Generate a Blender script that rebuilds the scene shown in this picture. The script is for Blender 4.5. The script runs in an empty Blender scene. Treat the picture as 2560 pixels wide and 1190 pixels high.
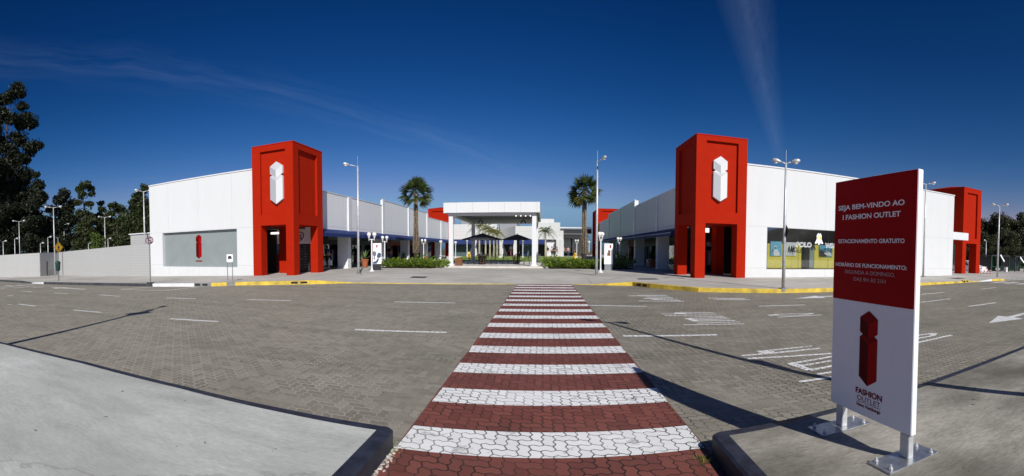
import bpy, bmesh, math, random
from mathutils import Vector, Matrix
R = math.radians
random.seed(7)
S = bpy.context.scene
COL = S.collection

# ------------------------------------------------------------------ camera (panorama stitched on a cylinder)
F, YC = 1164.772, 663.764
YAW, PIT, ROL = -0.0672, 0.0355, -0.0031
cd = bpy.data.cameras.new('camera')
cd.type = 'PANO'
cd.panorama_type = 'CENTRAL_CYLINDRICAL'
cd.central_cylindrical_radius = 1.0
cd.central_cylindrical_range_u_min = -1280 / F
cd.central_cylindrical_range_u_max = 1280 / F
cd.central_cylindrical_range_v_min = (YC - 1190) / F
cd.central_cylindrical_range_v_max = YC / F
cd.clip_start = 0.05
cd.clip_end = 3000
cam = bpy.data.objects.new('camera', cd)
COL.objects.link(cam)
cy, sy, cp, sp, cr, sr = math.cos(YAW), math.sin(YAW), math.cos(PIT), math.sin(PIT), math.cos(ROL), math.sin(ROL)
M1 = Matrix(((cy, -sy, 0), (sy, cy, 0), (0, 0, 1)))
M2 = Matrix(((1, 0, 0), (0, cp, -sp), (0, sp, cp)))
M3 = Matrix(((cr, 0, -sr), (0, 1, 0), (sr, 0, cr)))
W2C = M3 @ M2 @ M1                       # world -> (right, forward, up)
inv = W2C.transposed()
right, fwd, up = inv.col[0].copy(), inv.col[1].copy(), inv.col[2].copy()
rot = Matrix((right, up, -fwd)).transposed()
cam.matrix_world = Matrix.Translation((0, 0, 1.6)) @ rot.to_4x4()
S.camera = cam

# ------------------------------------------------------------------ sky, sun, exposure
SUN_AZ, SUN_EL = 20.8, 34.8              # sun stands behind the camera, to the right
sun_dir = Vector((math.sin(R(SUN_AZ)) * math.cos(R(SUN_EL)), -math.cos(R(SUN_AZ)) * math.cos(R(SUN_EL)), math.sin(R(SUN_EL))))
S.view_settings.view_transform = 'Standard'
S.view_settings.look = 'None'
S.view_settings.exposure = 0.32
S.view_settings.gamma = 1
S.view_settings.use_curve_mapping = False
sd = bpy.data.lights.new('sun', 'SUN')
sd.energy = 3.7
sd.angle = R(0.5)
sd.color = (1.0, 0.965, 0.91)
sun = bpy.data.objects.new('sun', sd)
COL.objects.link(sun)
sun.rotation_euler = (-sun_dir).to_track_quat('-Z', 'Y').to_euler()


class NT:
    """tiny node-graph helper"""
    def __init__(self, nt):
        self.t = nt; self.n = nt.nodes; self.l = nt.links
    def put(self, sock, v):
        if hasattr(v, 'is_output') or isinstance(v, bpy.types.NodeSocket):
            self.l.new(v, sock)
        elif isinstance(v, (tuple, list)) and len(v) == 3 and sock.type == 'RGBA':
            sock.default_value = (*v, 1)
        else:
            sock.default_value = v
    def m(self, op, a, b=0.0, c=0.0):
        k = self.n.new('ShaderNodeMath'); k.operation = op
        self.put(k.inputs[0], a); self.put(k.inputs[1], b)
        if op in ('MULTIPLY_ADD', 'SMOOTH_MIN', 'COMPARE'): self.put(k.inputs[2], c)
        return k.outputs[0]
    def v(self, op, a, b=(0, 0, 0)):
        k = self.n.new('ShaderNodeVectorMath'); k.operation = op
        self.put(k.inputs[0], a); self.put(k.inputs[1], b)
        return k.outputs['Value'] if op in ('DOT_PRODUCT', 'LENGTH') else k.outputs[0]
    def mix(self, f, a, b, mode='MIX'):
        k = self.n.new('ShaderNodeMix'); k.data_type = 'RGBA'; k.blend_type = mode
        self.put(k.inputs['Factor'], f); self.put(k.inputs[6], a); self.put(k.inputs[7], b)
        return k.outputs[2]
    def noise(self, vec, scale, detail=4, rough=.55, out='Fac'):
        k = self.n.new('ShaderNodeTexNoise'); k.inputs['Scale'].default_value = scale
        k.inputs['Detail'].default_value = detail; k.inputs['Roughness'].default_value = rough
        if vec is not None: self.l.new(vec, k.inputs['Vector'])
        return k.outputs[out]
    def ramp(self, f, stops):
        k = self.n.new('ShaderNodeValToRGB'); e = k.color_ramp.elements
        while len(e) < len(stops): e.new(.5)
        for i, (p, c) in enumerate(stops):
            e[i].position = p; e[i].color = (*c, 1) if len(c) == 3 else c
        self.put(k.inputs[0], f)
        return k.outputs[0]
    def maprange(self, v, a, b, c=0., d=1.):
        k = self.n.new('ShaderNodeMapRange'); self.put(k.inputs[0], v)
        for i, x in enumerate((a, b, c, d)): k.inputs[i + 1].default_value = x
        return k.outputs[0]
    def sep(self, v):
        k = self.n.new('ShaderNodeSeparateXYZ'); self.put(k.inputs[0], v); return k.outputs
    def comb(self, x, y, z=0.):
        k = self.n.new('ShaderNodeCombineXYZ')
        for i, q in enumerate((x, y, z)): self.put(k.inputs[i], q)
        return k.outputs[0]


wd = bpy.data.worlds.new('World')
S.world = wd
wd.use_nodes = True
g = NT(wd.node_tree)
bg = g.n['Background']
sky = g.n.new('ShaderNodeTexSky')
sky.sky_type = 'NISHITA'
sky.sun_disc = False
sky.sun_elevation = R(SUN_EL)
sky.sun_rotation = R(180 - SUN_AZ)
sky.altitude = 200
sky.air_density = 1.0
sky.dust_density = 0.6
sky.ozone_density = 2.5
# a polarised, deep winter sky: each channel of the sky model gets its own contrast
sepc = g.n.new('ShaderNodeSeparateColor'); g.l.new(sky.outputs[0], sepc.inputs[0])
cmb = g.n.new('ShaderNodeCombineColor')
chan = []
for i, (k, e, cap) in enumerate(((.0110, 3.35, 1.7), (.071, 1.876, 3.1), (.141, 1.64, 6.4))):
    chan.append(g.m('MINIMUM', g.m('MULTIPLY', g.m('POWER', sepc.outputs[i], e), k), cap))
chan[1] = g.m('MINIMUM', chan[1], g.m('MULTIPLY', chan[2], .66))
chan[0] = g.m('MINIMUM', chan[0], g.m('MULTIPLY', chan[1], .56))
side = g.maprange(g.sep(g.n.new('ShaderNodeTexCoord').outputs['Generated'])[0], .25, .9)
for i, k in enumerate((1.6, .45, .25)):
    g.l.new(g.m('MULTIPLY', chan[i], g.m('MULTIPLY_ADD', side, k, 1.)), cmb.inputs[i])
skyc = cmb.outputs[0]
tc = g.n.new('ShaderNodeTexCoord')
dv = tc.outputs['Generated']
# a broad spreading contrail, high over the right tower
d_top, d_bot = Vector((0.362, 0.806, 0.470)), Vector((0.4716, 0.8595, 0.1972))
nrm = d_top.cross(d_bot).normalized()
off = g.v('DOT_PRODUCT', dv, tuple(nrm))
el = g.sep(dv)[2]
wav = g.noise(g.v('MULTIPLY', dv, (40, 40, 14)), 1.6, 6, .7)
offd = g.m('ADD', off, g.m('MULTIPLY', g.m('SUBTRACT', wav, .5), .010))
halfw = g.maprange(el, .19, .48, .014, .060)
edge = g.m('DIVIDE', g.m('ABSOLUTE', offd), halfw)
band = g.maprange(edge, 1.0, .0)
front = g.maprange(g.v('DOT_PRODUCT', dv, (.42, .85, .33)), .75, .85)
fadeb = g.maprange(el, .16, .26)
con = g.m('MULTIPLY', g.m('MULTIPLY', band, front), g.m('MULTIPLY', fadeb, g.maprange(wav, .3, .7, .55, 1.)))
# thin cirrus wisps across the left half
n2 = Vector((-0.8432, 0.3741, 0.386)).cross(Vector((-0.0501, 0.9855, 0.1619))).normalized()
o2 = g.v('DOT_PRODUCT', dv, tuple(n2))
al = g.v('DOT_PRODUCT', dv, tuple((Vector((-0.0501, 0.9855, 0.1619)) - Vector((-0.8432, 0.3741, 0.386))).normalized()))
wn = g.noise(g.comb(g.m('MULTIPLY', al, 2.2), 0., 0.), 1.0, 3, .5)
o2 = g.m('ADD', o2, g.m('MULTIPLY', g.m('SUBTRACT', wn, .5), .10))
b2 = g.maprange(g.m('ABSOLUTE', o2), .05, 0.)
st = g.maprange(g.noise(g.comb(g.m('MULTIPLY', al, 2.6), g.m('MULTIPLY', o2, 34.), 0.), 1.6, 7, .6), .38, .72)
cir = g.m('MULTIPLY', g.m('MULTIPLY', b2, st), g.maprange(g.v('DOT_PRODUCT', dv, (-.55, .78, .3)), .6, .85))
lowc = g.m('MULTIPLY', g.maprange(g.noise(g.v('MULTIPLY', dv, (3, 3, 30)), 1.4, 6, .6), .5, .8), g.maprange(el, .22, .05))
fac = g.m('ADD', g.m('MULTIPLY', con, .10), g.m('ADD', g.m('MULTIPLY', cir, .075), g.m('MULTIPLY', lowc, .05)))
skyf = g.mix(fac, skyc, (2.9, 3.9, 5.6))
g.l.new(skyf, bg.inputs['Color'])
bg.inputs['Strength'].default_value = 0.10


# ------------------------------------------------------------------ materials
MATS = {}
def mat(name, col=(.5, .5, .5), rough=.6, metal=0., var=0., vscale=6., bump=0., bscale=60., spec=.5, dark=None, emit=None):
    if name in MATS: return MATS[name]
    m = bpy.data.materials.new(name); m.use_nodes = True
    q = NT(m.node_tree); p = q.n['Principled BSDF']
    p.inputs['Roughness'].default_value = rough
    p.inputs['Metallic'].default_value = metal
    p.inputs['Specular IOR Level'].default_value = spec
    pos = q.n.new('ShaderNodeNewGeometry').outputs['Position']
    if var:
        n = q.noise(pos, vscale, 5, .6)
        a = tuple(max(0, c * (1 - var)) for c in col) if dark is None else dark
        b = tuple(min(1, c * (1 + var)) for c in col)
        q.put(p.inputs['Base Color'], q.ramp(n, [(.3, a), (.7, b)]))
    else:
        p.inputs['Base Color'].default_value = (*col, 1)
    if bump:
        bn = q.n.new('ShaderNodeBump'); bn.inputs['Strength'].default_value = bump; bn.inputs['Distance'].default_value = .01
        q.l.new(q.noise(pos, bscale, 4), bn.inputs['Height']); q.l.new(bn.outputs[0], p.inputs['Normal'])
    if emit:
        p.inputs['Emission Color'].default_value = (*emit[0], 1); p.inputs['Emission Strength'].default_value = emit[1]
    MATS[name] = m
    return m


def paver(name, colA, colB, jointA, jointB, wear=0., worn=(.2, .2, .2), cell=.098, gloss=.75):
    """interlocking zig-zag block paving, herringbone bond, in world coordinates"""
    m = bpy.data.materials.new(name); m.use_nodes = True
    q = NT(m.node_tree); p = q.n['Principled BSDF']
    pos = q.n.new('ShaderNodeNewGeometry').outputs['Position']
    wob = q.noise(pos, 3.0, 2, .5, 'Color')
    pw = q.v('ADD', pos, q.v('MULTIPLY', q.v('SUBTRACT', wob, (.5, .5, .5)), (.012, .012, 0)))
    x, y, _ = q.sep(pw)
    x = q.m('DIVIDE', x, cell); y = q.m('DIVIDE', y, cell)
    tri = lambda a: q.m('MULTIPLY', q.m('SUBTRACT', q.m('ABSOLUTE', q.m('SUBTRACT', q.m('FRACT', a), .5)), .25), .46)
    xs = q.m('ADD', x, tri(q.m('ADD', y, .25))); ys = q.m('ADD', y, tri(q.m('ADD', x, .25)))
    ix, iy = q.m('FLOOR', xs), q.m('FLOOR', ys)
    u, v = q.m('FRACT', xs), q.m('FRACT', ys)
    k = q.m('FLOORED_MODULO', q.m('ADD', ix, iy), 4.)
    is_ = lambda n: q.m('COMPARE', k, float(n), .1)
    k0, k1, k2, k3 = is_(0), is_(1), is_(2), is_(3)
    dl = q.m('ADD', u, k1); dr = q.m('ADD', q.m('SUBTRACT', 1., u), k0)
    db = q.m('ADD', v, k3); dt = q.m('ADD', q.m('SUBTRACT', 1., v), k2)
    d = q.m('MINIMUM', q.m('MINIMUM', dl, dr), q.m('MINIMUM', db, dt))
    bid = q.comb(q.m('SUBTRACT', ix, k1), q.m('SUBTRACT', iy, k3), 0.)
    wn = q.n.new('ShaderNodeTexWhiteNoise'); wn.noise_dimensions = '2D'; q.l.new(bid, wn.inputs['Vector'])
    rnd = wn.outputs['Value']
    jn = q.noise(pos, 1.7, 3)
    width = q.maprange(jn, .3, .7, .030, .085)
    width = q.m('ADD', width, q.m('MULTIPLY', q.m('GREATER_THAN', rnd, .82), .02))
    joint = q.maprange(q.m('DIVIDE', d, width), 1.15, .7)
    big = q.noise(pos, .33, 5, .6); fine = q.noise(pos, 22., 5, .65)
    shade = q.m('ADD', q.m('MULTIPLY', rnd, .38), q.m('ADD', q.m('MULTIPLY', big, .55), q.m('MULTIPLY', fine, .32)))
    col = q.mix(q.maprange(shade, .3, .95), colA, colB)
    # grime and scuffs
    gr = q.maprange(q.noise(pos, .9, 7, .7), .52, .72, 0., .4)
    col = q.mix(gr, col, tuple(c * .62 for c in colA))
    if wear:
        wv = q.maprange(q.m('ADD', q.noise(pos, 2.3, 7, .72), q.m('MULTIPLY', rnd, .06)), .60, .70, 0., wear)
        col = q.mix(wv, col, worn)
    tr = q.maprange(q.noise(q.v('MULTIPLY', pos, (.13, 1.15, 1.)), 1.0, 5, .6), .50, .72, 0., .30)
    col = q.mix(q.m('MULTIPLY', tr, .45 if wear else 1.), col, (.07, .062, .055))
    spots = q.m('GREATER_THAN', q.noise(pos, 11., 2, .4), .745)
    col = q.mix(q.m('MULTIPLY', spots, .7), col, (.03, .03, .03))
    jc = q.mix(q.maprange(q.m('ADD', q.noise(pos, .7, 3), q.m('MULTIPLY', q.sep(pos)[0], -.045)), .36, .68), jointA, jointB)
    col = q.mix(joint, col, jc)
    q.put(p.inputs['Base Color'], col)
    p.inputs['Roughness'].default_value = gloss
    p.inputs['Specular IOR Level'].default_value = .3
    h = q.m('ADD', q.m('MULTIPLY', joint, -1.), q.m('ADD', q.m('MULTIPLY', fine, .25), q.m('MULTIPLY', rnd, .35)))
    bn = q.n.new('ShaderNodeBump'); bn.inputs['Strength'].default_value = .55; bn.inputs['Distance'].default_value = .008
    q.put(bn.inputs['Height'], h); q.l.new(bn.outputs[0], p.inputs['Normal'])
    MATS[name] = m
    return m


def concrete(name, a, b, stain, amount, scale=1., crack=True):
    m = bpy.data.materials.new(name); m.use_nodes = True
    q = NT(m.node_tree); p = q.n['Principled BSDF']
    pos = q.n.new('ShaderNodeNewGeometry').outputs['Position']
    str_ = q.v('MULTIPLY', pos, (1.0, 2.6, 1.))
    n1 = q.noise(str_, 1.1 * scale, 9, .68); n2 = q.noise(str_, 14. * scale, 6, .7); n3 = q.noise(pos, .45 * scale, 5, .6)
    col = q.mix(q.maprange(q.m('ADD', q.m('MULTIPLY', n1, .6), q.m('MULTIPLY', n2, .4)), .36, .62), a, b)
    col = q.mix(q.maprange(n3, .42, .64, 0., amount), col, stain)
    fl = q.m('GREATER_THAN', q.noise(pos, 9., 2, .4), .76)
    col = q.mix(q.m('MULTIPLY', fl, .8), col, tuple(c * .18 for c in a))
    if crack:
        vo = q.n.new('ShaderNodeTexVoronoi'); vo.feature = 'DISTANCE_TO_EDGE'; vo.inputs['Scale'].default_value = .17
        q.l.new(q.v('ADD', pos, q.v('MULTIPLY', q.noise(pos, 1.5, 5, .6, 'Color'), (1.1, 1.1, 0))), vo.inputs['Vector'])
        ck = q.maprange(vo.outputs['Distance'], .004, .0, 0., .35)
        col = q.mix(ck, col, tuple(c * .4 for c in a))
    q.put(p.inputs['Base Color'], col)
    p.inputs['Roughness'].default_value = .82
    p.inputs['Specular IOR Level'].default_value = .3
    bn = q.n.new('ShaderNodeBump'); bn.inputs['Strength'].default_value = .35; bn.inputs['Distance'].default_value = .006
    q.put(bn.inputs['Height'], q.m('ADD', n2, n1)); q.l.new(bn.outputs[0], p.inputs['Normal'])
    MATS[name] = m
    return m


def panel_wall(name, col, hz, vstep, axis, v0=0., line=.72, blocks=False):
    """painted precast panels: thin joints at heights hz and every vstep metres along axis"""
    m = bpy.data.materials.new(name); m.use_nodes = True
    q = NT(m.node_tree); p = q.n['Principled BSDF']
    pos = q.n.new('ShaderNodeNewGeometry').outputs['Position']
    x, y, z = q.sep(pos)
    a = x if axis == 'x' else y
    n1 = q.noise(q.v('MULTIPLY', pos, (1, 1, .25)), 1.6, 6, .65); n2 = q.noise(pos, 18, 4, .6)
    c = q.mix(q.maprange(q.m('ADD', q.m('MULTIPLY', n1, .7), q.m('MULTIPLY', n2, .3)), .3, .7), tuple(k * .955 for k in col), col)
    j = None
    for h in hz:
        t = q.m('LESS_THAN', q.m('ABSOLUTE', q.m('SUBTRACT', z, h)), .012)
        j = t if j is None else q.m('MAXIMUM', j, t)
    if vstep:
        t = q.m('LESS_THAN', q.m('ABSOLUTE', q.m('SUBTRACT', q.m('FRACT', q.m('DIVIDE', q.m('SUBTRACT', a, v0), vstep)), .5)), .010 / vstep)
        j = t if j is None else q.m('MAXIMUM', j, t)
    if blocks:
        t = q.m('LESS_THAN', q.m('FRACT', q.m('DIVIDE', z, blocks)), .075)
        j = t if j is None else q.m('MAXIMUM', j, t)
    streak = q.maprange(q.noise(q.v('MULTIPLY', pos, (6, 6, .3)), 1.0, 5, .6), .55, .78, 0., .09)
    c = q.mix(streak, c, tuple(k * .6 for k in col))
    dirt = q.m('MULTIPLY', q.maprange(z, .75, .2), q.maprange(q.noise(pos, 2.2, 6, .7), .35, .75, 0., .16))
    c = q.mix(dirt, c, (.27, .24, .19))
    if j is not None: c = q.mix(q.m('MULTIPLY', j, .6), c, tuple(k * line * .6 for k in col))
    q.put(p.inputs['Base Color'], c)
    p.inputs['Roughness'].default_value = .7
    p.inputs['Specular IOR Level'].default_value = .25
    bn = q.n.new('ShaderNodeBump'); bn.inputs['Strength'].default_value = .12; bn.inputs['Distance'].default_value = .01
    q.put(bn.inputs['Height'], n2); q.l.new(bn.outputs[0], p.inputs['Normal'])
    MATS[name] = m
    return m


def glass(name, tint=(.75, .8, .8), refl=.14, base=.0):
    m = bpy.data.materials.new(name); m.use_nodes = True
    q = NT(m.node_tree); q.n.remove(q.n['Principled BSDF'])
    out = q.n['Material Output']
    tr = q.n.new('ShaderNodeBsdfTransparent'); tr.inputs[0].default_value = (*tint, 1)
    gl = q.n.new('ShaderNodeBsdfGlossy'); gl.inputs['Roughness'].default_value = .02
    lw = q.n.new('ShaderNodeLayerWeight'); lw.inputs[0].default_value = .3
    mx = q.n.new('ShaderNodeMixShader')
    q.put(mx.inputs[0], q.m('ADD', q.m('MULTIPLY', lw.outputs['Fresnel'], .6), refl))
    q.l.new(tr.outputs[0], mx.inputs[1]); q.l.new(gl.outputs[0], mx.inputs[2])
    q.l.new(mx.outputs[0], out.inputs['Surface'])
    MATS[name] = m
    return m


def leafmat(name, a, b, trans=.25, rough=.55, scale=.6):
    m = bpy.data.materials.new(name); m.use_nodes = True
    q = NT(m.node_tree); p = q.n['Principled BSDF']; out = q.n['Material Output']
    ge = q.n.new('ShaderNodeNewGeometry'); pos = ge.outputs['Position']
    f = q.m('ADD', q.m('MULTIPLY', ge.outputs['Random Per Island'], .6), q.m('MULTIPLY', q.noise(pos, scale, 3), .6))
    col = q.mix(q.maprange(f, .2, 1.0), a, b)
    q.put(p.inputs['Base Color'], col); p.inputs['Roughness'].default_value = rough
    p.inputs['Specular IOR Level'].default_value = .3
    tl = q.n.new('ShaderNodeBsdfTranslucent'); q.put(tl.inputs[0], col)
    mx = q.n.new('ShaderNodeMixShader'); mx.inputs[0].default_value = trans
    q.l.new(p.outputs[0], mx.inputs[1]); q.l.new(tl.outputs[0], mx.inputs[2]); q.l.new(mx.outputs[0], out.inputs['Surface'])
    MATS[name] = m
    return m


paver('paving', (.196, .180, .143), (.345, .316, .25), (.045, .04, .033), (.43, .395, .33))
paver('red_paving', (.135, .040, .030), (.265, .085, .064), (.03, .02, .016), (.09, .045, .035))
paver('white_paint', (.76, .76, .75), (.90, .90, .895), (.07, .06, .05), (.35, .33, .30), wear=.75, worn=(.28, .26, .23))
concrete('pale_concrete', (.38, .385, .355), (.62, .625, .585), (.34, .35, .31), .55)
concrete('worn_concrete', (.17, .158, .128), (.45, .42, .36), (.10, .092, .07), .85)
concrete('plaza_concrete', (.41, .39, .35), (.56, .535, .49), (.30, .285, .25), .6, .5)
mat('navy_paint', (.022, .026, .042), .6, var=.5, vscale=9, bump=.4, bscale=40)
mat('dark_kerb', (.05, .052, .06), .75, var=.5, vscale=3, bump=.3)
mat('grey_kerb', (.24, .24, .23), .8, var=.3, vscale=4, bump=.3)
mat('yellow_paint', (.62, .44, .045), .65, var=.45, vscale=2.2, dark=(.36, .26, .05), bump=.2)
mat('white_kerb', (.72, .73, .74), .65, var=.15, vscale=4)
mat('red_wall', (.385, .0165, .0035), .8, var=.05, vscale=2.5, bump=.12, bscale=120, spec=.06)
mat('white_steel', (.70, .71, .72), .4, var=.03, vscale=4)
mat('logo_white', (.66, .67, .68), .5, var=.02)
mat('logo_grey', (.40, .415, .44), .5, var=.02)
mat('logo_pale', (.54, .55, .57), .5, var=.02)
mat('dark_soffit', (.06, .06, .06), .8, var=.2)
mat('black', (.008, .008, .010), .5)
mat('dark_metal', (.025, .025, .028), .45, var=.2)
mat('grey_metal', (.33, .35, .36), .42, .6, var=.15, vscale=8)
mat('galvanised', (.56, .57, .58), .45, .35, var=.2, vscale=5)
mat('brushed_steel', (.52, .53, .54), .32, .85, var=.2, vscale=14, bump=.1, bscale=90)
mat('awning_blue', (.007, .024, .125), .75, var=.2, vscale=3)
mat('sign_red', (.34, .003, .004), .6, var=.08, vscale=2, spec=.08)
mat('sign_red_dark', (.09, .002, .003), .6, spec=.08)
mat('sign_red_mid', (.20, .002, .004), .6, spec=.08)
mat('sign_white', (.84, .86, .93), .42, var=.02)
mat('letter_white', (.94, .94, .96), .5)
mat('letter_grey', (.45, .33, .34), .5)
mat('film_grey', (.255, .285, .285), .3, var=.06, vscale=1.5, spec=.6)
mat('globe_white', (.82, .80, .75), .3)
mat('terracotta', (.34, .10, .035), .8, var=.2)
mat('brown_wood', (.20, .08, .025), .6, var=.4, vscale=12)
mat('dark_wood', (.045, .022, .014), .6, var=.4, vscale=12)
mat('canvas_black', (.020, .023, .036), .8, var=.25)
mat('canvas_white', (.62, .60, .58), .8)
mat('bark', (.09, .065, .045), .9, var=.5, vscale=3)
mat('palm_bark', (.045, .03, .02), .9, var=.5, vscale=9, bump=.5)
mat('palm_boot', (.27, .215, .14), .85, var=.6, vscale=9)
mat('pale_trunk', (.50, .46, .34), .75, var=.2, vscale=6)
mat('soil', (.045, .03, .02), .95, var=.4)
mat('grass', (.165, .235, .028), .9, var=.4, vscale=3, bump=.6)
mat('earth', (.09, .085, .05), .95, var=.4, vscale=.2)
mat('yellow_panel', (.74, .62, .08), .6, var=.08)
mat('grey_panel', (.25, .30, .28), .6)
mat('slate', (.25, .26, .28), .7, var=.08)
mat('poster_sky', (.14, .42, .62), .5, var=.15, vscale=2)
mat('poster_white', (.72, .74, .76), .5)
mat('poster_dark', (.035, .025, .022), .5)
mat('stone_white', (.62, .58, .52), .5, var=.12, vscale=3)
mat('green_steel', (.01, .085, .035), .45)
mat('car_silver', (.36, .38, .40), .25, .6)
mat('car_dark', (.03, .045, .055), .2, .3)
mat('car_white', (.75, .76, .77), .25)
mat('tyre', (.012, .012, .012), .85)
mat('sign_yellow', (.75, .42, .01), .5)
mat('sign_edge_red', (.40, .012, .015), .5)
mat('ring_red', (.13, .008, .012), .5)
mat('plate_grey', (.42, .40, .43), .5)
mat('bin_green', (.008, .05, .045), .45)
mat('skin', (.42, .24, .16), .6)
mat('hair', (.018, .012, .01), .6)
mat('shop_red', (.20, .012, .014), .55)
mat('shop_dark', (.028, .032, .034), .6, var=.3)
mat('shop_teal', (.05, .10, .10), .6)
mat('shop_grey', (.16, .16, .16), .6, var=.3)
mat('shop_floor', (.30, .29, .27), .3, var=.2)
mat('lamp_tube', (.9, .85, .8), .4, emit=((1, .9, .8), 1.2))
mat('spot_glow', (1, 1, 1), .4, emit=((1, .97, .9), 2.5))
mat('cloth_blue', (.03, .07, .18), .8); mat('cloth_white', (.70, .70, .70), .8); mat('cloth_red', (.30, .02, .03), .8)
mat('cloth_dark', (.018, .018, .024), .8); mat('cloth_pink', (.50, .28, .32), .8); mat('cloth_denim', (.05, .08, .14), .8)
mat('cloth_tan', (.34, .27, .2), .8)
panel_wall('white_wall', (.68, .69, .69), (.72, 3.0), 2.8, 'x', .4, line=1.0)
panel_wall('white_wall_side', (.83, .84, .85), (3.2,), 2.7, 'y', .1)  # same white paint; weak sunlight on the side walls is made up in the colour
panel_wall('block_wall', (.43, .43, .42), (), 0, 'x', blocks=.2, line=.85)
panel_wall('fascia_panels', (.69, .70, .70), (), 1.19, 'x', .1)
panel_wall('mall_wall', (.62, .62, .605), (4.2, 3.6), 1.5, 'x', .2)
glass('shop_glass', (.80, .84, .84), .07)
glass('display_glass', (.95, .97, .97), .14)
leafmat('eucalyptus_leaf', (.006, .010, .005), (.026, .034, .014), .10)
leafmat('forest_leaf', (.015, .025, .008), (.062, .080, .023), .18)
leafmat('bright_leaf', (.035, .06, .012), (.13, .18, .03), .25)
leafmat('hedge_leaf', (.035, .075, .010), (.24, .34, .035), .3, .4, 2.)
leafmat('palm_leaf', (.022, .040, .010), (.10, .135, .035), .2, .45, 2.)
leafmat('palm_leaf_yellow', (.10, .10, .014), (.26, .24, .05), .25, .45, 2.)
leafmat('green_palm', (.035, .065, .012), (.14, .20, .035), .25, .45, 2.)
leafmat('agave_leaf', (.09, .15, .04), (.24, .33, .10), .2, .45, 2.)
leafmat('hill_leaf', (.022, .026, .011), (.085, .085, .034), .15)


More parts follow.
